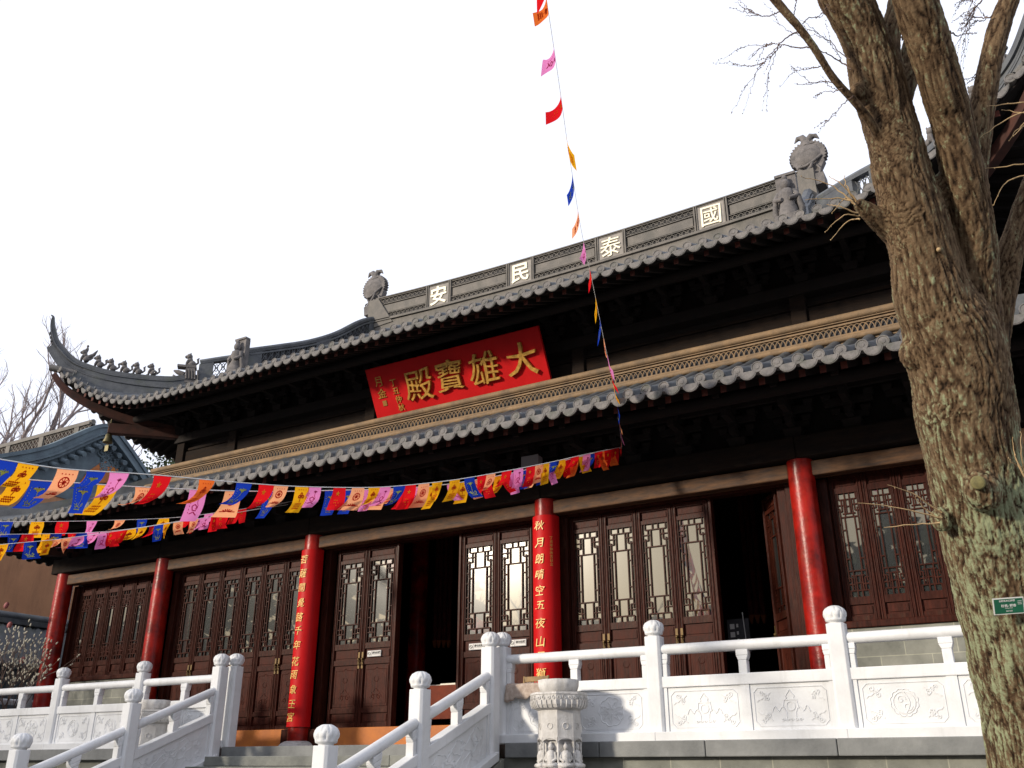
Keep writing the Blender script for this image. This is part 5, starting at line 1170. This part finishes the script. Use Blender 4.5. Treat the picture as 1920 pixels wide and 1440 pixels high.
for (x, y, dx, dy, n, lv) in ((1850, -10, -12, 16, 4, 2), (1840, -20, -9, 8, 3, 2), (1690, 20, 6, 3, 3, 1), (1640, 45, 7, 6, 2, 1), (1860, 30, -14, 4, 3, 2), (1690, 70, 4, 2, 2, 1), (1850, 130, -10, 5, 2, 1), (1780, 60, 10, 3, 2, 1)): spray(x, y, dx, dy, n, TD + .3, .007, lv, .8)
m2.build('branch_spray', M['twig'], gk)

# green label on the trunk
c = atd(1891, 1136, TD - .455); ux = (CR @ Vector((48, 6, 9))).normalized(); uy = (CR @ Vector((-6, 28, 0))).normalized(); nz = ux.cross(uy).normalized(); uy = nz.cross(ux)
t = thing('tree_sign', 'small green metal label with a white border fixed to the trunk', 'sign', c); B3 = Matrix((ux, uy, nz)).transposed()
mb = MB(); mb.box(c, (.222, .128, .006), 0, B3); mb.build('border', M['signwhite'], t); mb = MB(); mb.box(c + nz * .003, (.206, .112, .004), 0, B3); mb.build('plate', M['signgreen'], t)
mb = MB(); text_to(mb, '古树名木保护牌', .0165, c + ux * -.01 + uy * .042 + nz * .006, ux, uy, .001, bold=.02); text_to(mb, '树名: 银杏', .024, c + uy * .004 + nz * .006, ux, uy, .001, bold=.025); text_to(mb, 'Ginkgo biloba', .010, c + uy * -.016 + nz * .006, ux, uy, .001); text_to(mb, '保护古树', .012, c + uy * -.038 + nz * .006, ux, uy, .001)
for k in range(3): mb.box(c + ux * .08 + uy * (.035 - .012 * k) + nz * .006, (.03, .003, .001), 0, B3)
mb.build('lettering', M['signwhite'], t)

# ================================================================== neighbouring buildings on the far side
SX = -17.0; S2 = lambda px, py, x=SX: on(px, py, 0, x)
sh = thing('side_hall', 'neighbouring hall with a slate grey curved gable and ochre wall behind the far roof corner', 'building', (SX, 4, GZ))
pk = S2(203, 803); pkr = S2(176, 789, SX)
lv = [S2(x, y) for x, y in ((203, 797), (177, 799), (133, 817), (80, 838), (0, 853))]; a, b = lv[-2], lv[-1]; lv += [b + (b - a) * .8 + Vector((0, 0, .10)), b + (b - a) * 1.8 + Vector((0, 0, .35))]
rv = [S2(x, y) for x, y in ((207, 797), (222, 815), (245, 846), (268, 880))]; a, b = rv[-2], rv[-1]; rv += [b + (b - a) * 1.0, b + (b - a) * 2.2 + Vector((0, 0, .2))]
yl, zl = lv[-1].y, lv[-1].z; yr, zr = rv[-1].y, rv[-1].z
mb = MB(); mb.b2(SX - 8, SX, yl + .4, yr - .4, GZ, min(zl, zr)); mb.build('wall', M['ochre'], sh)
mb = MB(); poly = [(p.y, p.z - .12) for p in reversed(lv)] + [(p.y, p.z - .12) for p in rv]; poly = [(yl + .5, min(zl, zr) - .02)] + poly[1:-1] + [(yr - .5, min(zl, zr) - .02)]
mb.prism(poly, lambda a, b: Vector((SX - .3, a, b)), lambda a, b: Vector((SX + .02, a, b))); mb.build('gable_wall', M['slate'], sh)
q = [S2(x, y, SX + .05) for x, y in ((165, 884), (195, 864), (222, 880), (228, 905), (150, 905))]
mb = MB(); mb.prism([(p.y, p.z) for p in q], lambda a, b: Vector((SX + .015, a, b)), lambda a, b: Vector((SX + .06, a, b))); mb.build('gable_panel', M['orange'], sh)
mb = MB(); rn = random.Random(3)
for k in range(26): p = S2(rn.uniform(190, 222), rn.uniform(848, 885), SX + .06); mb.tube([p + Vector((0, a * 1.6, b * 1.6)) for a, b in spiral(0, 0, rn.uniform(.06, .12), 1.3, rn.choice((-1, 1)), rn.uniform(0, 6))], .02, 5)
mb.build('gable_relief', M['slate'], sh)
for nm, pth in (('verge', lv), ('verge', rv)):
    P = smooth_path(pth, 4); mb = MB(); sec_ = lambda u0, u1, v0, v1: (lambda t: [(u0, v0), (u1, v0), (u1, v1), (u0, v1)])
    sweep(mb, P, sec_(-.16, .16, -.10, .02)); sweep(mb, P, sec_(-.11, .11, -.30, -.10)); sweep(mb, P, sec_(-.20, .20, -.36, -.30)); sweep(mb, P, sec_(-.3, .14, -.46, -.37))
    n = len(P); D = arcd(P); s = .2
    while s < D[-1] - .2:                                   # corbels under the verge and joints on its band
        i = max(j for j in range(n) if D[j] <= s); p = lerp(P[i], P[min(i + 1, n - 1)], (s - D[i]) / max(1e-6, D[min(i + 1, n - 1)] - D[i])); T = (P[min(i + 1, n - 1)] - P[i]).normalized(); N = Vector((0, -T.z, T.y)); N = N if N.z > 0 else -N
        mb.tube([p - N * .58 + Vector((.02, 0, 0)), p - N * .66 + Vector((.34, 0, -.04))], .085, 8); s += .33
    mb.build(nm, M['slate'], sh)
mb = MB(); zr0 = S2(176, 789).z; y0 = S2(176, 789).y
mb.b2(SX - 8, SX - .05, y0 - .12, y0 + .12, zr0 - .13, zr0 - .05); mb.tube([(SX - 8, y0, zr0 - .03), (SX, y0, zr0 - .03)], .09, 8); mb.b2(SX - 8, SX - .05, y0 - .12, y0 + .12, zr0 - .62, zr0 - .52)
for k in range(7): mb.b2(SX - .6 - 1.9 * k - .22, SX - .6 - 1.9 * k + .02, y0 - .11, y0 + .11, zr0 - .52, zr0 - .13) if SX - .6 - 1.9 * k > SX - 8 else None
rg2 = mb.build('ridge', M['ridge'], sh)
mb = MB(); mb.b2(SX - 8, SX - .06, y0 - .03, y0 + .03, zr0 - .52, zr0 - .13); sub(mb, 'ridge_recess', M['cornerbeam'], rg2)
mb = MB(); arcs(mb, lambda t, v: Vector((SX - t, y0 - .06, zr0 - .52 + v)), 8, .2, .2, .016, 0, 'x'); arcs(mb, lambda t, v: Vector((SX - t, y0 - .06, zr0 - .33 + v)), 8, .2, .2, .016, 0, 'x'); sub(mb, 'tracery', M['ridge'], rg2)
mb = MB()
for pth in (lv, rv):
    P = smooth_path(pth, 3); rows = []
    for k in range(32 * 4 + 1):
        x = SX - 8 * k / 128; h = .07 * max(0, cos(2 * pi * k / 4)); rows.append([Vector((x, p.y, p.z - .3 + h)) for p in P])
    mb.grid(rows)
mb.build('roof', M['tile'], sh)

cw = thing('covered_wall', 'low courtyard wall with a tiled coping in front of the ochre building', 'wall', (-14.2, 4, GZ))
zt = on(50, 1160, 0, -14.3).z; ze = on(40, 1246, 0, -13.45).z; mb = MB(); mb.b2(-14.5, -13.9, -9, 11, GZ, ze + .05); mb.build('wall', M['slate'], cw)
mb = MB(); rows = []
for k in range(20 * 12 + 1):
    y = -9 + 20 * k / 240; h = .05 * max(0, cos(2 * pi * k / 3)); rows.append([Vector((-14.3, y, zt - .05 + h)), Vector((-13.9, y, lerp(zt, ze, .45) + h)), Vector((-13.42, y, ze + h))])
mb.grid(rows); mb.grid([[Vector((2 * -14.3 - q.x, q.y, q.z)) for q in r] for r in rows])
k = 0
while k < 80: y = -9 + .25 * k; mb.lathe([(.07, -.05), (.075, .02), (0, .025)], (-13.42, y, ze), 12, M3=Matrix.Rotation(pi / 2, 3, 'Y')); mb.b2(-13.46, -13.41, y + .06, y + .19, ze - .12, ze - .02); k += 1
mb.tube([(-14.3, -9, zt), (-14.3, 11, zt)], .12, 8); mb.b2(-14.5, -14.1, -9, 11, zt - .2, zt - .07); mb.build('coping', M['tile'], cw)

# ================================================================== planting
rn = random.Random(5); mg = thing('magnolia_shrub', 'bare magnolia shrub dotted with pale furry buds beside the end column', 'shrub', (-9.75, -.95, DECK)); mb = MB(); bu = MB(); pb = MB()
def stem(p, d, L, r, lv):
    P = [p]
    for k in range(5): d = (d + Vector((rn.uniform(-.22, .22), rn.uniform(-.22, .22), rn.uniform(-.02, .14)))).normalized(); P.append(P[-1] + d * L / 5)
    mb.tube(P, [r * (1 - .55 * i / 5) for i in range(6)], 5)
    if lv == 0 or rn.random() < .5: bu.ell(P[-1] + d * .025, (.017, .017, .036), 0, 7, 6, d.to_track_quat('Z', 'Y').to_matrix())
    if lv == 0:
        for i in (2, 4):
            if rn.random() < .5: bu.ell(P[i] + Vector((rn.uniform(-.02, .02), rn.uniform(-.02, .02), .012)), (.012, .012, .022), 0, 6, 5)
        return
    for k in range(3 if lv > 1 else 3):
        q = P[rn.randint(2, 5)]; dd = (d + Vector((rn.uniform(-1, 1), rn.uniform(-.8, .8), rn.uniform(-.25, .7)))).normalized(); stem(q, dd, L * rn.uniform(.5, .75), r * .6, lv - 1)
for k in range(7): stem(Vector((-9.75 + rn.uniform(-.7, .4), -.95 + rn.uniform(-.12, .12), DECK)), Vector((rn.uniform(-.5, .35), rn.uniform(-.15, .15), 1)).normalized(), rn.uniform(1.0, 1.45), .016, 3)
stem(Vector((-9.2, -.95, 1.0)), Vector((.95, 0, .25)).normalized(), 1.0, .012, 1)
for (x, y) in ((12, 1135), (18, 1172), (42, 1238)): p = on(x, y, 1, -.95); pb.ell(p, (.055, .05, .075), 0, 10, 8, Matrix.Rotation(.5, 3, 'Y'))
mb.build('branches', M['twig'], mg); bu.build('blossoms', M['bud'], mg); pb.build('petals', M['pinkbud'], mg)

def bare_tree(label, base, H, seed, spread=.62, lv=6, group=None, r0=.2, vis=True):
    rn = random.Random(seed); t = thing('bare_tree', label, 'tree', base, group); tr = MB(); cr = MB(); base = Vector(base)
    def br(mbx, p, d, L, r, l):
        P = [p]
        for k in range(5): d = (d + Vector((rn.uniform(-1, 1), rn.uniform(-1, 1), rn.uniform(-.3, .7))) * .17).normalized(); P.append(P[-1] + d * L / 5)
        mbx.tube(P, [r * (1 - .45 * i / 5) for i in range(6)], 8 if l > 3 else 5 if l > 1 else 4, 0, True, False)
        if l == 0: return
        for k in range(4 if l > 3 else 3):
            q = P[rn.randint(3 if l == lv else 1, 5)] if k else P[-1]; dd = (d + Vector((rn.uniform(-1, 1), rn.uniform(-1, 1), rn.uniform(-.35, .75))) * spread * (1 if k else .6) * 1.35).normalized(); br(cr, q, dd, L * rn.uniform(.42, .66), r * (.60 if k == 0 else .45), l - 1)
    br(tr, base, Vector((rn.uniform(-.1, .1), rn.uniform(-.1, .1), 1)).normalized(), H * .5, r0, lv); tr.build('trunk', M['bare'], t); cr.build('crown', M['bare'], t); return t
def far_base(px, dist): p = at(px, 1000, dist); return Vector((p.x, p.y, GZ))
bare_tree('bare grey tree with a forking trunk, middle of the three beyond the slate gable', far_base(78, 44), 19.3, 4, r0=.30, group='bare trees beyond the side hall')
bare_tree('bare tree at the picture edge, leaning over the slate gable roof', far_base(18, 46), 19.2, 12, r0=.26, group='bare trees beyond the side hall')
bare_tree('slender bare tree touching the upturned roof corner', far_base(126, 48), 16.2, 15, r0=.24, group='bare trees beyond the side hall')
bare_tree('faint bare tree top showing between the little roof beasts', far_base(292, 60), 20, 31, r0=.22, group='bare trees beyond the side hall')
def leaf_tree(name, label, cat, base, H, R, seed, n, size, col=M['leaf']):
    rn = random.Random(seed); base = Vector(base); t = thing(name, label, cat, base); mb = MB(); mb.tube([base, base + Vector((.2, .1, H * .5)), base + Vector((0, 0, H * .9))], [.3, .2, .05], 8)
    for k in range(9): a = rn.uniform(0, 6.3); z = H * rn.uniform(.45, .85); mb.tube([base + Vector((0, 0, z)), base + Vector((R * .6 * cos(a), R * .6 * sin(a), z + H * .1))], [.09, .03], 5)
    mb.build('trunk', M['bare'], t); lf = MB(); cl = []
    for k in range(46):
        a = rn.uniform(0, 6.3); q = sqrt(rn.random()); z = rn.uniform(-1, 1); cl.append((Vector((R * q * cos(a) * sqrt(1 - z * z * .8), R * q * sin(a) * sqrt(1 - z * z * .8), H * .68 + H * .34 * z)), rn.uniform(.5, 1.1)))
    for k in range(n):
        c, s = rn.choice(cl); d = Vector((rn.gauss(0, 1), rn.gauss(0, 1), rn.gauss(0, .8))) * s * .55; p = base + c + d; x = Vector((rn.uniform(-1, 1), rn.uniform(-1, 1), rn.uniform(-1, 1))).normalized(); y = x.orthogonal().normalized(); w = size * rn.uniform(.6, 1.3)
        lf.add([p - x * w, p + y * w * .45, p + x * w, p - y * w * .45], [(0, 1, 2, 3)])
    lf.build('crown', col, t, fix=False); return t
leaf_tree('evergreen_tree', 'leafy green tree showing between the slate gable and the lower roof', 'tree', far_base(292, 46), 15.3, 2.6, 8, 9000, .10)
# the wooded slope opposite the hall (behind the viewer): seen mirrored in the door glass
rn = random.Random(77); lf = MB()
for k in range(15000):
    x = rn.uniform(-75, 45); hmax = interp([(-75, 18), (-38, 18), (-34, 15.5), (-29, 9.5), (-24, 9.2), (-14, 8.8), (-6, 9), (-2, 14.5), (45, 15)], x) + 1.6 * noise.noise(Vector((x * .35, 0, 0))); z = GZ + (hmax - GZ) * (rn.random() ** .7); y = -44 + rn.uniform(-3, 3) - .6 * (z)
    p = Vector((x, y, z)); a = Vector((rn.uniform(-1, 1), rn.uniform(-1, 1), rn.uniform(-1, 1))).normalized(); b = a.orthogonal().normalized(); w = rn.uniform(.35, .9)
    lf.add([p - a * w, p + b * w * .6, p + a * w, p - b * w * .6], [(0, 1, 2, 3)])
o = lf.build('woods', M['leaf'], fix=False); o['kind'] = 'stuff'; tag(o, 'dark wooded slope opposite the hall, mirrored in the door glass', 'woods')
for i, (x, s, h) in enumerate(((-14, 51, 12), (-19, 55, 13.5), (-8.5, 52, 10.5), (-25, 57, 13.5), (-22, 58, 12.5))): bare_tree('bare tree mirrored in the glass of the middle and near doors', (x, -39 - .5 * i, GZ), h, s, group='bare trees opposite the hall', r0=.30, lv=5)
